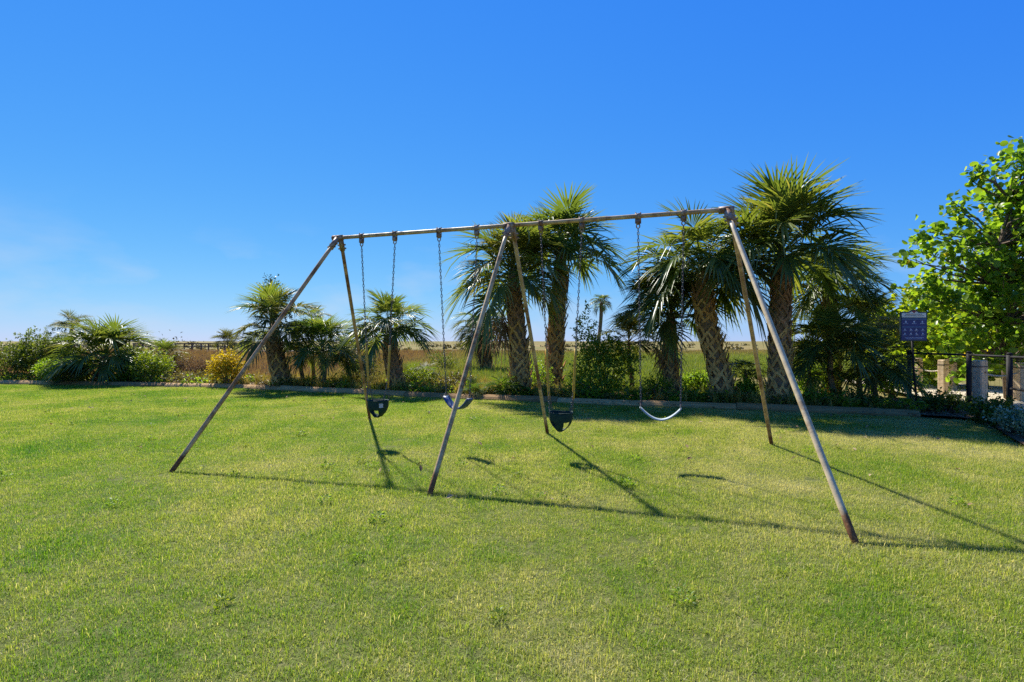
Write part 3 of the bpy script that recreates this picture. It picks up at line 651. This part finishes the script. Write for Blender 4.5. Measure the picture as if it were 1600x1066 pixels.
bush('dark shrub at the left edge of the photo', 12, 20.3, 2.9, 1.45, 'leaf_dark', 51, 800, ll=.085, lw=.04)
bush('taller dark olive shrub second from the left edge', 72, 20.8, 2.5, 2.0, 'leaf_dark', 52, 800, ll=.10, lw=.045)
bush('low bright green weeds under the wide left palm', 100, 19.5, 1.9, .8, 'leaf_mid', 53, 420, ll=.11, lw=.05)
bush('light lime green shrub right of the wide left palm', 238, 18.8, 1.45, 1.2, 'leaf_lime', 54, 480, ll=.085, lw=.04)
bush('grey green shrub behind the lime green shrub', 268, 20.6, 1.3, 1.1, 'leaf_olive', 55, 200)
bush('green weeds at the foot of the wide left palm', 198, 19.2, 1.3, .75, 'leaf_mid', 77, 160, ll=.1, lw=.045)
bush('bright yellow shrub beside the front left leg', 356, 17.9, 1.25, 1.15, 'leaf_yellow', 56, 430, ll=.085, lw=.042, shell=1.8)
bush('brown dry brush between the lime shrub and the yellow shrub', 300, 20.5, 2.2, .85, 'leaf_brown', 57, 620, ll=.07, lw=.028)
bush('olive weeds in front of the brown dry brush', 296, 18.7, 1.9, .4, 'leaf_olive', 58, 200, ll=.07, lw=.04)
leafy('tree', 'thin bluish leafed tree rising above the palm behind the front left leg', 'tree', (gx(424, 19.5), 19.5, BZ), [(0, 0, 3.0, .5, .4, .75), (-.35, 0, 2.7, .45, .4, .4), (.4, 0, 2.6, .5, .4, .5), (.0, 0, 3.5, .28, .25, .35)], 190, 9, .28, .10, .045, 'leaf_blue', 59,
      trunk=([(0, 0, -.1), (.05, 0, 1.2), (-.02, 0, 2.2), (0, 0, 3.2)], [.07, .055, .04, .02]), stem_r=.018, n_st=26)
bush('small yellow bush under the dark palmettos', 530, 16.6, .9, .45, 'leaf_yellow', 60, 70, ll=.06, lw=.03)
bush('olive yellow bush behind the small palm at the left bucket swing', 572, 18.6, 1.7, 1.35, 'leaf_olive', 61, 260, ll=.1, lw=.03)
bush('round dark bush out in the field behind the blue belt swing', 692, 27, 1.5, 1.2, 'leaf_dark', 62, 220, z=-.08)
bush('small green bush right of the shaggy middle palm', 843, 15.3, .75, .8, 'leaf_mid', 63, 100)
bush('tall leafy green bush behind the right bucket swing', 945, 14.6, 2.0, 1.6, 'leaf_lime', 64, 520, ll=.10, lw=.05, blobs=[(0, 0, .75, .95, .75, .75), (-.45, 0, 1.75, .40, .34, .75), (-.25, .1, 1.25, .55, .4, .5), (.5, -.1, 1.0, .5, .45, .45), (.1, 0, 1.2, .5, .45, .4), (-.7, -.2, .5, .4, .4, .5)])
bush('low spreading green bush at the foot of the tall leafy bush', 930, 13.9, 1.9, .6, 'leaf_mid', 65, 150)
bush('low green shrub at the left of the right belt swing', 1025, 13.5, .85, .62, 'leaf_mid', 66, 150, ll=.06, lw=.03)
bush('low green shrub between the leaning palm and the tallest palm', 1166, 12.7, .6, .6, 'leaf_mid', 67, 120, ll=.08, lw=.04)
bush('leafy green shrub filling the gap under the palmettos by the sign', 1395, 14.2, 1.7, 1.0, 'leaf_mid', 90, 260, ll=.10, lw=.05)
bush('bright green shrub between the tallest palm and the dark palmettos', 1262, 14.0, 1.5, 1.1, 'leaf_mid', 91, 240, ll=.10, lw=.05)
bush('green shrub behind the leaning palm trunk', 1095, 15.2, 1.2, .6, 'leaf_mid', 92, 150, ll=.09, lw=.045)
bush('lime green shrub between the middle palms', 842, 17.5, 1.2, .85, 'leaf_lime', 93, 150, ll=.09, lw=.045)
bush('green shrub left of the shaggy middle palm', 705, 15.9, 1.5, .5, 'leaf_olive', 94, 170, ll=.09, lw=.04)
bush('green shrub under the small palm at the left bucket swing', 648, 16.9, 1.3, .65, 'leaf_lime', 95, 150, ll=.09, lw=.035)
bush('dark green shrub between the wide left palm and the lime shrub', 205, 20.6, 1.6, 1.3, 'leaf_dark', 96, 300, ll=.09, lw=.045)
bush('low weeds right of the tallest palm trunk', 1270, 11.9, .9, .38, 'leaf_mid', 68, 120, ll=.07, lw=.035)
bush('low green weeds under the palmettos left of the sign', 1335, 12.0, 1.1, .4, 'leaf_dark', 69, 140, ll=.07, lw=.035)
bush('dark low shrub at the lawn corner below the wooden posts', 1472, 11.1, .75, .42, 'leaf_dark', 70, 150, ll=.08, lw=.035)
bush('dark leafy shrub at the foot of the black fence', 1546, 9.75, .75, .42, 'leaf_dark', 71, 150, ll=.08, lw=.035)
bush('pale variegated shrub in the right corner by the fence', 1592, 8.7, .72, .36, 'leaf_pale', 72, 190, ll=.06, lw=.03)
bush('second dark shrub between the fence foot and the variegated shrub', 1575, 9.4, .6, .3, 'leaf_dark', 73, 110, ll=.07, lw=.035)
bush('second variegated shrub just past the right edge of the photo', 1640, 8.1, .9, .38, 'leaf_pale', 78, 190, ll=.06, lw=.03)
# sea grapes
leafy('sea_grape_tree', 'large sea grape tree with round leaves towering at the right edge', 'tree', (gx(1580, 13.6), 13.6, BZ),
      [(0, 0, 3.6, 1.5, 1.3, 1.6), (-.9, -.2, 2.6, 1.0, .9, .9), (.3, 0, 5.1, .9, .8, .8), (-1.5, -.1, 3.9, .75, .6, .55), (-1.3, 0, 4.75, .42, .4, .3), (.9, -.2, 4.4, 1.2, 1.0, 1.5), (-.4, -.3, 1.6, 1.2, .8, .7), (1.2, 0, 2.2, 1.2, 1, 1.3), (-1.9, 0, 3.1, .5, .5, .4), (1.2, 0, 5.6, .8, .7, .7), (-2.25, 0, 3.55, .5, .35, .28), (-1.9, 0, 4.35, .35, .3, .25), (-1.6, 0, 2.3, .7, .5, .6), (.1, 0, 5.9, .5, .5, .5), (-1.6, 0, 4.85, .55, .4, .4), (-2.35, 0, 4.2, .5, .35, .35), (-2.5, 0, 3.4, .4, .3, .3), (-.9, 0, 5.45, .6, .5, .45), (-2.0, 0, 2.7, .6, .45, .5), (-1.7, -.1, 1.5, .8, .5, .45), (-.9, -.3, 1.0, .9, .5, .5)],
      800, 9, .5, .15, .155, 'seagrape', 80, round_=True, singles=300, trunk=([(0, 0, -.1), (-.1, 0, .9), (-.35, -.1, 1.9), (-.5, -.1, 2.9), (-.3, 0, 3.9), (0, 0, 5.0)], [.14, .12, .10, .085, .06, .03]), stem_r=.03, n_st=280, group='sea grape trees at the right', shell=2.0)
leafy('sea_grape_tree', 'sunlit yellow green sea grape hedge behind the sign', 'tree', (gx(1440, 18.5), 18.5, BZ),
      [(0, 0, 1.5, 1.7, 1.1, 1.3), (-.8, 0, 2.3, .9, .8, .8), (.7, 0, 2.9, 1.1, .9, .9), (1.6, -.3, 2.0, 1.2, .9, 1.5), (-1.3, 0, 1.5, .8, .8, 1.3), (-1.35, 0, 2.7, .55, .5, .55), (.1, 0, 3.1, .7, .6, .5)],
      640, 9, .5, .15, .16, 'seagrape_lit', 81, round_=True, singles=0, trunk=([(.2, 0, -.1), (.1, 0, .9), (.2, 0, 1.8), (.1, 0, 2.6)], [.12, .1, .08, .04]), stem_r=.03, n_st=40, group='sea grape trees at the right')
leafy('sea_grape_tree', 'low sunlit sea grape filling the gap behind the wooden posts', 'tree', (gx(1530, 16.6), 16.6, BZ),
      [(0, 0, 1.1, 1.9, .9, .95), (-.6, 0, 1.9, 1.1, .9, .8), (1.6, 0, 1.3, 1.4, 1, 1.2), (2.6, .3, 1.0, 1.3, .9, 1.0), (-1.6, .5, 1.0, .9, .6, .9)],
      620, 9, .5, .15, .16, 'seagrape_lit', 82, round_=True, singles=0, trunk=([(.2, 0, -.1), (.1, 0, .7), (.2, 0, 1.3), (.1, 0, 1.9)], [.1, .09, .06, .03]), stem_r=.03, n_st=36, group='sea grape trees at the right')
leafy('sea_grape_tree', 'sea grape tree reaching past the right edge of the photo', 'tree', (12.8, 10.6, BZ),
      [(0, 0, 3.4, 1.5, 1.3, 1.7), (.4, 0, 1.6, 1.4, 1.2, 1.2), (.2, 0, 4.8, 1.1, 1, .8)],
      240, 9, .55, .21, .22, 'seagrape', 83, round_=True, singles=0, trunk=([(0, 0, -.1), (.1, 0, 1.2), (.1, 0, 2.4), (0, 0, 4)], [.14, .11, .08, .04]), stem_r=.035, n_st=30, group='sea grape trees at the right')

# far scrub on the dunes, one mass
srg = np.random.default_rng(5); nb_ = 620
cx_, cy_ = srg.uniform(-300, 280, nb_), srg.uniform(95, 230, nb_)
hh = srg.gamma(2.2, .42, nb_) * np.where(cx_ < -45, 1.35, .75); rr2 = hh * srg.uniform(1.0, 2.6, nb_)
per_ = 34; bi = np.repeat(np.arange(nb_), per_); dv = unit(srg.normal(size=(nb_ * per_, 3))) * (srg.random(nb_ * per_) ** .4)[:, None]
sx, sy = cx_[bi] + dv[:, 0] * rr2[bi], cy_[bi] + dv[:, 1] * rr2[bi]
pz = terrain(sx, sy) + np.abs(dv[:, 2]) * hh[bi]; ns = len(sx)
V, T = place_leaves(LEAF_V, LEAF_T, np.column_stack([sx, sy, pz]), srg.normal(size=(ns, 3)), srg.normal(size=(ns, 3)) + [0, 0, 1.0], srg.uniform(.35, .8, ns), srg.uniform(.25, .6, ns))
o = link('scrub', np_mesh('scrub', V, [T], M['leaf_scrub'], np.repeat(np.clip(srg.beta(2, 2, ns) * .7 + srg.random(nb_)[bi] * .3, 0, 1), 5))); tag(o, kind='stuff')

# low leafy ground cover along the back of the lawn
def sprig(mat, k):
    g = np.random.default_rng(900 + k); n = 46
    a = g.uniform(0, 6.283, n); rr3 = g.random(n) ** .6 * .17; p = np.column_stack([np.cos(a) * rr3, np.sin(a) * rr3, g.uniform(.01, .26, n) * (1.1 - rr3 / .2)])
    d = np.column_stack([np.cos(a), np.sin(a), g.uniform(-.1, 1.1, n)]) + g.normal(0, .35, (n, 3)); L = g.uniform(.05, .12, n)
    V, T = place_leaves(LEAF_V, LEAF_T, p, d, g.normal(0, .5, (n, 3)) + [0, 0, 1], L, L * g.uniform(.3, .55, n))
    return bpy.data.objects.new('sprig', np_mesh('sprig', V, [T], M[mat], np.repeat(g.beta(2, 2, n), 5)))
Q = np.concatenate([strip(420, -20, 8.3, .25, 1.7), strip(150, 1.2, 8.2, .25, 1.2), strip(120, -6, 1, .3, 3.0)])
Q = Q[srg.random(len(Q)) < .35 + .65 * (np.sin(Q[:, 0] * 1.7) * .5 + .5)]; n = len(Q)
scatter('ground_cover', [sprig(mt, k) for k, mt in enumerate(('leaf_mid', 'leaf_mid', 'leaf_olive', 'leaf_dark', 'leaf_lime', 'leaf_olive'))], np.column_stack([Q, np.full(n, .05)]),
        np.column_stack([np.zeros((n, 2)), srg.uniform(0, 6.28, n)]), srg.uniform(.6, 1.5, n), srg.integers(0, 6, n))

# a few broadleaf weeds and fallen leaves in the lawn
Q = np.column_stack([srg.uniform(-13, 8, 420), srg.uniform(2.2, 15, 420)]); Q = Q[inside(Q + [0, .4], LAWN) & inside(Q + [.3, 0], LAWN)]; Q = Q[srg.random(len(Q)) < .4]; n = len(Q)
scatter('lawn_weeds', [sprig(mt, 20 + k) for k, mt in enumerate(('leaf_lime', 'leaf_mid', 'leaf_mid'))], np.column_stack([Q, np.full(n, .008)]),
        np.column_stack([np.zeros((n, 2)), srg.uniform(0, 6.28, n)]), srg.uniform(.2, .42, n), srg.integers(0, 3, n))
Q = np.column_stack([srg.uniform(-12, 8.4, 900), srg.uniform(2.2, 17, 900)]); d_ = -behind(Q, 0); Q = Q[inside(Q + [.2, .2], LAWN) & (srg.random(900) < np.exp(-d_ / 3.0) + .03)]; n = len(Q)
def fallen(k):
    V, T = place_leaves(LEAF_V, LEAF_T, np.zeros((1, 3)), np.array([[0, 1., .25]]), np.array([[.3, -.2, 1.]]), np.array([.075]), np.array([.035]))
    return bpy.data.objects.new('fallen_leaf', np_mesh('fallen_leaf', V, [T], M['litter'], np.full(len(V), .3 + .3 * k)))
scatter('fallen_leaves', [fallen(k) for k in range(3)], np.column_stack([Q, np.full(n, .034)]), np.column_stack([srg.normal(0, .3, (n, 2)), srg.uniform(0, 6.28, n)]), srg.uniform(.6, 1.5, n), srg.integers(0, 3, n))

# ------------------------------------------------------------------ boardwalk
bx0, bx1, by = gx(215, 76), gx(470, 76), 76.0
bw = thing('boardwalk', (bx0, by, 0), 'low wooden boardwalk with dark railings crossing the dunes at far left', 'boardwalk')
Lb = bx1 - bx0; zd = .10
for k in range(3):
    m = MB(); m.box((Lb / 2, -.55 + .55 * k, zd), (Lb, .5, .09)); m.build('deck_board', M['deck_pale'], bw)
m = MB(); m.box((Lb / 2, -.86, zd - .12), (Lb, .06, .24)); m.build('deck_beam', M['deck_wood'], bw)
for yy in (-.9, .9):
    for k in range(int(Lb / 2.35) + 1):
        m = MB(); m.box((k * 2.35 + .1, yy, .45), (.16, .14, 1.5)); m.build('railing_post', M['deck_wood'], bw)
    for zz, hh_ in ((1.16, .14), (.72, .12)):
        m = MB(); m.box((Lb / 2, yy - .1, zz), (Lb, .06, hh_)); m.build('rail', M['deck_wood'], bw)

# ------------------------------------------------------------------ swing set
TL, TR = Vector((-2.585, 7.98, 3.05)), Vector((2.50, 6.27, 3.05))
bd = TR - TL
sf = thing('swing_set_frame', (0, 7.1, 0), 'long weathered steel pipe swing set frame standing on the lawn', 'swing set')
OFF = Vector((0, 7.1, 0)); PR = .027
def lp(v): return Vector(v) - OFF
m = MB(); k = 24; m.tube([lp(TL - bd.normalized() * .05 + (bd + bd.normalized() * .1) * i / k) for i in range(k + 1)], PR, 14)
m.build('beam', M['pipe_tan'], sf, True)
feet = [(0, (-3.99, 6.32), 'pipe_rust', 0), (0, (-2.766, 10.45), 'pipe_rust', 1), (.5, (-.82, 5.387), 'pipe_tan', 0), (.5, (.585, 8.93), 'pipe_tan', 1), (1, (2.606, 4.09), 'pipe_grey', 0), (1, (3.847, 7.98), 'pipe_rust', 1)]
for t_, (fx, fy), mt, rear in feet:
    top = TL + bd * t_; gp = Vector((fx * .985, fy * .985, .023)); ft = gp + (gp - top) * (.15 / (top.z - .023)); d_ = (ft - top).normalized()
    side = bd.normalized() * (.045 if rear else -.0)
    s0 = top + d_ * .07 + side
    m = MB(); m.tube([lp(s0.lerp(ft, i / 14)) for i in range(15)], PR, 14); o = m.build('leg', M[mt], sf, True)
    if mt == 'pipe_rust' and t_ == 0: o['label'] = 'brown rusty leg'
    if mt == 'pipe_grey': o['label'] = 'silvery grey front leg'
for t_ in (0, .5, 1):
    top = TL + bd * t_; e = bd.normalized(); m = MB()
    w_ = .085 if t_ != .5 else .075
    m.tube([lp(top - e * w_), lp(top + e * w_)], PR + .014, 14)
    for t2, (fx, fy), mt, rear in feet:
        if t2 == t_:
            d_ = (Vector((fx, fy, 0)) - top).normalized(); sd_ = e * (.045 if rear else 0)
            m.tube([lp(top + sd_), lp(top + d_ * .21 + sd_)], PR + .013, 12)
            q = e.cross(d_).normalized()
            for h_ in (.12, .18): m.tube([lp(top + d_ * h_ + sd_ - e * .065), lp(top + d_ * h_ + sd_ + e * .065)], .013, 6)
    m.build('corner_fitting', M['fitting'], sf, True)

def chain_mesh(mb, a, b, link_len=.055, wire=.0046, wd=.0092):
    L = (b - a).length; n = max(2, int(L / (link_len * .78))); d_ = (b - a).normalized()
    u = d_.cross(Vector((0, 1, 0))).normalized(); q = d_.cross(u)
    for i in range(n):
        c = a + d_ * (L * (i + .5) / n); s_ = u if i % 2 else q; h = link_len / 2
        loop = [c + d_ * h * .95, c + d_ * h * .6 + s_ * wd, c - d_ * h * .6 + s_ * wd, c - d_ * h * .95, c - d_ * h * .6 - s_ * wd, c + d_ * h * .6 - s_ * wd]
        mb.tube(loop, wire, 4, closed=True)

def tpos(px):                             # place along the beam seen in photo column px
    k = (px - 800.0) / F; return (k * TL.y - TL.x) / (bd.x - k * bd.y)
def hanger(t_):
    c = TL + bd * t_; e = bd.normalized(); m = MB()
    m.tube([lp(c - e * .028), lp(c + e * .028)], PR + .011, 12)
    m.box(lp(c + Vector((0, 0, -.072))), (.045, .05, .06), math.atan2(bd.y, bd.x))
    m.tube([lp(c + Vector((-.03, 0, .048))), lp(c + Vector((-.03, 0, -.09)))], .008, 5); m.tube([lp(c + Vector((.03, 0, .048))), lp(c + Vector((.03, 0, -.09)))], .008, 5)
    lp_ = [lp(c + Vector((0, 0, -.12)) + e * (.022 * math.cos(a)) + Vector((0, 0, .028 * math.sin(a)))) for a in np.arange(8) * PI / 4]
    m.tube(lp_, .008, 5, closed=True)
    m.build('swing_hanger', M['fitting'], sf, True)
    return c + Vector((0, 0, -.145))

def bucket_shell(back_w):
    nu, nv = 40, 14; V, F4 = [], []
    for j in range(nv + 1):
        v = j / nv                        # 0 bottom, 1 top
        wx = .148 * (1 - (1 - v) ** 3.0 * .60); dy = .115 * (1 - (1 - v) ** 2.2 * .45)
        for i in range(nu):
            a = 2 * PI * i / nu; c, s = math.cos(a), math.sin(a)
            ex = math.copysign(abs(c) ** .7, c); ey = math.copysign(abs(s) ** .8, s)
            z = -.235 + .235 * v + (.03 * (1 - v) * (abs(ex) ** 2)) - .012 * (v ** 4) * (1 - abs(ex)) + (.02 * v ** 6 if s > 0 else 0)
            V.append((wx * ex, dy * ey, z))
    for j in range(nv):
        for i in range(nu):
            a = 2 * PI * (i + .5) / nu; v = (j + .5) / nv; s, c = math.sin(a), math.cos(a)
            if s < -.12 and .10 < v < .50 and .24 < abs(c) < .90: continue     # two leg openings at the front
            if s > .35 and .09 < v < .44 and abs(c) < back_w: continue             # one opening in the back
            F4.append((j * nu + i, j * nu + (i + 1) % nu, (j + 1) * nu + (i + 1) % nu, (j + 1) * nu + i))
    V.append((0, 0, -.245)); b = len(V) - 1
    F3 = [(b, (i + 1) % nu, i) for i in range(nu)]
    me = np_mesh('seat', V, [np.array(F3), np.array(F4)], M['bucket'], smooth=True); return me
BUCKET = {True: bucket_shell(.42), False: bucket_shell(.80)}

def bucket_swing(label, pa, pb, rim_py, back, sleeve_py):
    ta, tb = tpos(pa), tpos(pb); A, B = hanger(ta), hanger(tb); mid = (A + B) / 2
    zr = hz(rim_py, mid.y); sw = thing('bucket_swing', (mid.x, mid.y, 0), label, 'swing', 'bucket swings on the swing set')
    O = Vector((mid.x, mid.y, 0)); rz = math.atan2(bd.y, bd.x)
    s = link('seat', BUCKET[back], sw, (0, 0, zr), (0, 0, rz + (PI if back else 0)))
    md = s.modifiers.new('thickness', 'SOLIDIFY'); md.thickness = .009; md.offset = 0
    m = MB(); nr_ = 36; m.tube([(Matrix.Rotation(rz, 3, 'Z') @ Vector((.149 * math.copysign(abs(math.cos(a)) ** .7, math.cos(a)), .118 * math.copysign(abs(math.sin(a)) ** .8, math.sin(a)), zr))) for a in np.arange(nr_) * 2 * PI / nr_], .009, 6, closed=True)
    m.build('seat_rim', M['bucket'], sw, True)
    e = bd.normalized()
    for P0, sg in ((A, -1), (B, 1)):
        rimc = mid + e * sg * .150; rimc.z = zr + .015
        fork = rimc + (P0 - rimc).normalized() * .30
        ms = MB(); chain_mesh(ms, P0 - O, fork - O); ms.build('chain', M['chain'], sw)
        mf = MB()
        for yy in (-1, 1):
            q = mid + e * sg * .135 + Vector((-e.y, e.x, 0)) * yy * .075; q.z = zr + .005
            chain_mesh(mf, fork - O, q - O, .045, .004, .008)
        mf.build('seat_chain', M['chain'], sw)
        z0_, z1_ = hz(sleeve_py[0], P0.y), hz(sleeve_py[1], P0.y)
        def onl(z): f_ = (z - P0.z) / (fork.z - P0.z); return P0.lerp(fork, f_) - O
        mv = MB(); mv.tube([onl(z0_ + (z1_ - z0_) * i / 6) for i in range(7)], .0165, 8); mv.build('chain_sleeve', M['sleeve'], sw, True)
    if back:
        m = MB(); m.box((0, 0, 0), (.055, .004, .06)); o = m.build('sticker', M['tagpaper'], s); o.location = (-.112, .098, -.06); o.rotation_euler = (0, 0, .55)
    return sw
bucket_swing('dark green bucket swing at the left end with a sticker and back towards camera', 565, 617, 626, True, (540, 606))
bucket_swing('dark green bucket swing right of the middle legs with two leg holes showing', 845, 909, 645, False, (545, 624))

def belt_swing(label, pa, pb, ends, low_py, mat, yaw):
    ta, tb = tpos(pa), tpos(pb); A, B = hanger(ta), hanger(tb); mid = (A + B) / 2; O = Vector((mid.x, mid.y, 0))
    sw = thing('belt_swing', tuple(O), label, 'swing', 'belt swings on the swing set')
    e = bd.normalized(); pr = Vector((-e.y, e.x, 0)); e2 = (e * math.cos(yaw) + pr * math.sin(yaw)); p2 = Vector((-e2.y, e2.x, 0))
    ze, zl = hz(ends, mid.y), hz(low_py, mid.y); half = (B - A).length * .455
    n = 22; V, F_ = [], []; th = .007; wd = .060
    prof = []
    for i in range(n + 1):
        u_ = -1 + 2 * i / n; prof.append((u_ * half, zl + (ze - zl) * abs(u_) ** 1.9))
    for i, (s_, z) in enumerate(prof):
        a, b = prof[max(0, i - 1)], prof[min(n, i + 1)]; tx, tz = b[0] - a[0], b[1] - a[1]; l_ = math.hypot(tx, tz); nx, nz_ = -tz / l_, tx / l_
        ww = wd * (1 if 0 < i < n else .8)
        for yy, tt in ((-ww, -th), (ww, -th), (ww, th), (-ww, th)):
            p = e2 * (s_ + nx * tt) + p2 * yy; V.append((p.x, p.y, z + nz_ * tt))
    for i in range(n):
        for k in range(4): F_.append((i * 4 + k, i * 4 + 4 + k, i * 4 + 4 + (k + 1) % 4, i * 4 + (k + 1) % 4))
    F_ += [(0, 1, 2, 3), (n * 4 + 3, n * 4 + 2, n * 4 + 1, n * 4)]
    link('seat', np_mesh('seat', V, [np.array(F_)], M[mat]), sw)
    for P0, sg in ((A, -1), (B, 1)):
        end = O + e2 * sg * (half - .01); end.z = ze + .035
        m = MB(); chain_mesh(m, P0 - O, end - O); m.build('chain', M['chain'], sw)
        m = MB(); tri = [end - O + p2 * .065 + Vector((0, 0, -.045)), end - O - p2 * .065 + Vector((0, 0, -.045)), end - O + Vector((0, 0, .03))]
        m.tube(tri, .006, 5, closed=True); m.build('seat_hook', M['chain'], sw)
    return sw
belt_swing('blue rubber belt swing left of the middle legs', 686, 745, 621, 639, 'blue', -.45)
belt_swing('pale grey blue belt swing at the right end hanging in a deep curve', 997, 1068, 637, 656, 'greyblue', .05)

# ------------------------------------------------------------------ sign
sx_, sy_ = gx(1427, 11.75), 11.75
sg = thing('park_sign', (sx_, sy_, .05), 'dark blue park rules sign with cream header on a thin black post', 'sign')
zs = hz(533, 11.75) - .05; Wd, Hd = .58, .68
def arch(wd, z0, z1, bump_, y, th, inset=0.0):
    m = MB(); pts = [(-wd / 2, z0), (wd / 2, z0), (wd / 2, z1 - .01), (wd / 2 - .012, z1)]
    for k in range(13):
        a = k / 12; x = .11 - .22 * a; pts.append((x * (wd / .58), z1 + bump_ * math.sin(PI * a) ** .7))
    pts += [(-wd / 2 + .012, z1), (-wd / 2, z1 - .01)]
    n = len(pts); vs_ = [(x, y - th / 2, z) for x, z in pts] + [(x, y + th / 2, z) for x, z in pts]
    m.add(vs_, [tuple(range(n)), tuple(range(n, 2 * n))[::-1]] + [(i, n + i, n + (i + 1) % n, (i + 1) % n) for i in range(n)]); return m
arch(Wd, zs, zs + Hd - .045, .045, 0, .03).build('sign_board', M['sign_frame'], sg)
arch(Wd - .05, zs + .515, zs + Hd - .068, .042, -.017, .006).build('header_panel', M['sign_cream'], sg)
m = MB(); m.box((0, -.017, zs + .258), (Wd - .04, .006, .47)); pnl = m.build('rules_panel', M['sign_blue'], sg)
for zz, hh_ in ((.478, .035), (.305, .028)):
    m = MB(); m.box((0, -.0225, zs + zz), (Wd - .045, .004, hh_)); m.build('band', M['sign_mid'], sg)
rg = random.Random(8)
def ico(x, z, s=.035):
    m = MB(); k = 8; m.tube([(x, -.0205, z), (x, -.0245, z)], s * .5, k)
    m.box((x, -.0225, z - s * .55), (s * 1.1, .004, s * .35)); m.build('pictogram', M['print_white'], sg)
def bar(x, z, wd, h=.012, mat='print_white', y=-.0225):
    m = MB(); k = max(2, int(wd / .022)); ww = wd / k
    for i in range(k): m.box((x - wd / 2 + ww * (i + .5), y, z + rg.uniform(-.001, .001)), (ww * rg.uniform(.55, .9), .004, h * rg.uniform(.8, 1.1)))
    m.build('print_line', M[mat], sg)
for x in (-.18, .0, .18): ico(x, zs + .425); bar(x, zs + .382, .10)
for x in (-.2, -.07, .05, .19): ico(x, zs + .255, .03); bar(x, zs + .222, .085, .009)
for x in (-.2, -.07, .05, .19): ico(x, zs + .165, .03); bar(x, zs + .132, .085, .009)
bar(0, zs + .075, .42, .010); bar(0, zs + .048, .36, .009)
bar(0, zs + .585, .36, .014, 'print_dark'); bar(0, zs + .55, .44, .012, 'print_dark')
m = MB()
pts = [(0, -.0), (.045, .04), (.036, .058), (.018, .06), (0, .045), (-.018, .06), (-.036, .058), (-.045, .04)]
n_ = len(pts); m.add([(x, -.0245, zs + .605 + z) for x, z in pts] + [(x, -.0205, zs + .605 + z) for x, z in pts], [tuple(range(n_)), tuple(range(n_, 2 * n_))[::-1]] + [(i, n_ + i, n_ + (i + 1) % n_, (i + 1) % n_) for i in range(n_)])
m.build('emblem', M['print_red'], sg)
m = MB(); m.tube([(.12, .02, -.15), (.03, .035, zs * .6), (0, .035, zs + .1)], .022, 8); m.build('post', M['black'], sg, True)

# ------------------------------------------------------------------ black fence
fp = [(9.87, 13.35), (9.86, 11.6), (9.44, 10.2), (9.02, 8.8), (8.7, 7.3)]
fn = thing('wire_fence', (9.86, 11.6, .05), 'black metal post and rail fence with wire mesh at the right edge', 'fence')
def lf(x, y, z): return Vector((x - 9.86, y - 11.6, z - .05))
for i, (x, y) in enumerate(fp):
    m = MB(); m.tube([lf(x, y, -.1), lf(x, y, 1.27)], .05, 10); m.tube([lf(x, y, 1.27), lf(x, y, 1.30)], [.058, .03], 10); m.build('post', M['black'], fn, True)
for (x0, y0), (x1, y1) in zip(fp, fp[1:]):
    for zz in (1.22, .62, .16):
        if zz == .62 and y0 > 11: continue
        m = MB(); m.tube([lf(x0, y0, zz), lf(x1, y1, zz)], .023, 8); m.build('rail', M['black'], fn, True)
    m = MB(); L = math.hypot(x1 - x0, y1 - y0); k = int(L / .15)
    for i in range(1, k): a = i / k; m.tube([lf(x0 + (x1 - x0) * a, y0 + (y1 - y0) * a, .12), lf(x0 + (x1 - x0) * a, y0 + (y1 - y0) * a, 1.22)], 0.0016, 3, cap=False)
    for i in range(20): zz = .18 + i * .052 if i % 2 else .16; m.tube([lf(x0, y0, zz), lf(x1, y1, zz)], 0.0016, 3, cap=False)
    o = m.build('wire_mesh', M['black'], fn); tag(o, kind='stuff')

# ------------------------------------------------------------------ wooden posts and rope along the sand path
def wpost(label, px, d, wd, h, rz=.25):
    p = thing('wooden_post', (gx(px, d), d, .05), label, 'post', 'wooden posts along the sand path')
    m = MB(); m.box((0, 0, h / 2 - .06), (wd, wd, h + .12), rz, 1.0, .02); m.build('shaft', M['post_wood'], p)
    m = MB(); m.box((0, 0, h * .86), (wd + .006, wd + .006, .025), rz); m.build('groove', M['bark'], p)
    m = MB(); m.tube([(0, 0, h * .74), (math.sin(rz) * (wd / 2 + .02), -math.cos(rz) * (wd / 2 + .02), h * .74)], .022, 8); m.build('bolt', M['fitting'], p)
    return Vector((gx(px, d), d, .05 + h * .74))
q1 = wpost('wooden post left behind the sign pole by the sand path', 1434, 15.4, .18, .98)
q2 = wpost('slim wooden post with rope in the middle of the sand path', 1474, 14.6, .19, .96)
q3 = wpost('broad wooden post beside the nearest black fence post', 1531, 12.1, .21, 1.04)
q4 = wpost('wooden post at the right edge behind the black rail', 1592, 13.2, .24, .95)
q5 = wpost('reddish far wooden post half hidden by leaves behind the slim post', 1487, 16.4, .2, .95)
def rope(label, a, b):
    mid = (a + b) / 2
    m = MB(); m.tube([a.lerp(b, i / 8) - mid + Vector((0, 0, -.09 * (1 - (2 * i / 8 - 1) ** 2))) for i in range(9)], .018, 6)
    o = m.build('rope', M['rope'], None, True, tuple(mid)); tag(o, label, 'rope', 'ropes between the wooden posts')
rope('pale rope slung between the two posts behind the sign', q1, q2)
rope('pale rope slung from the broad post to the post at the right edge', q3, q4)
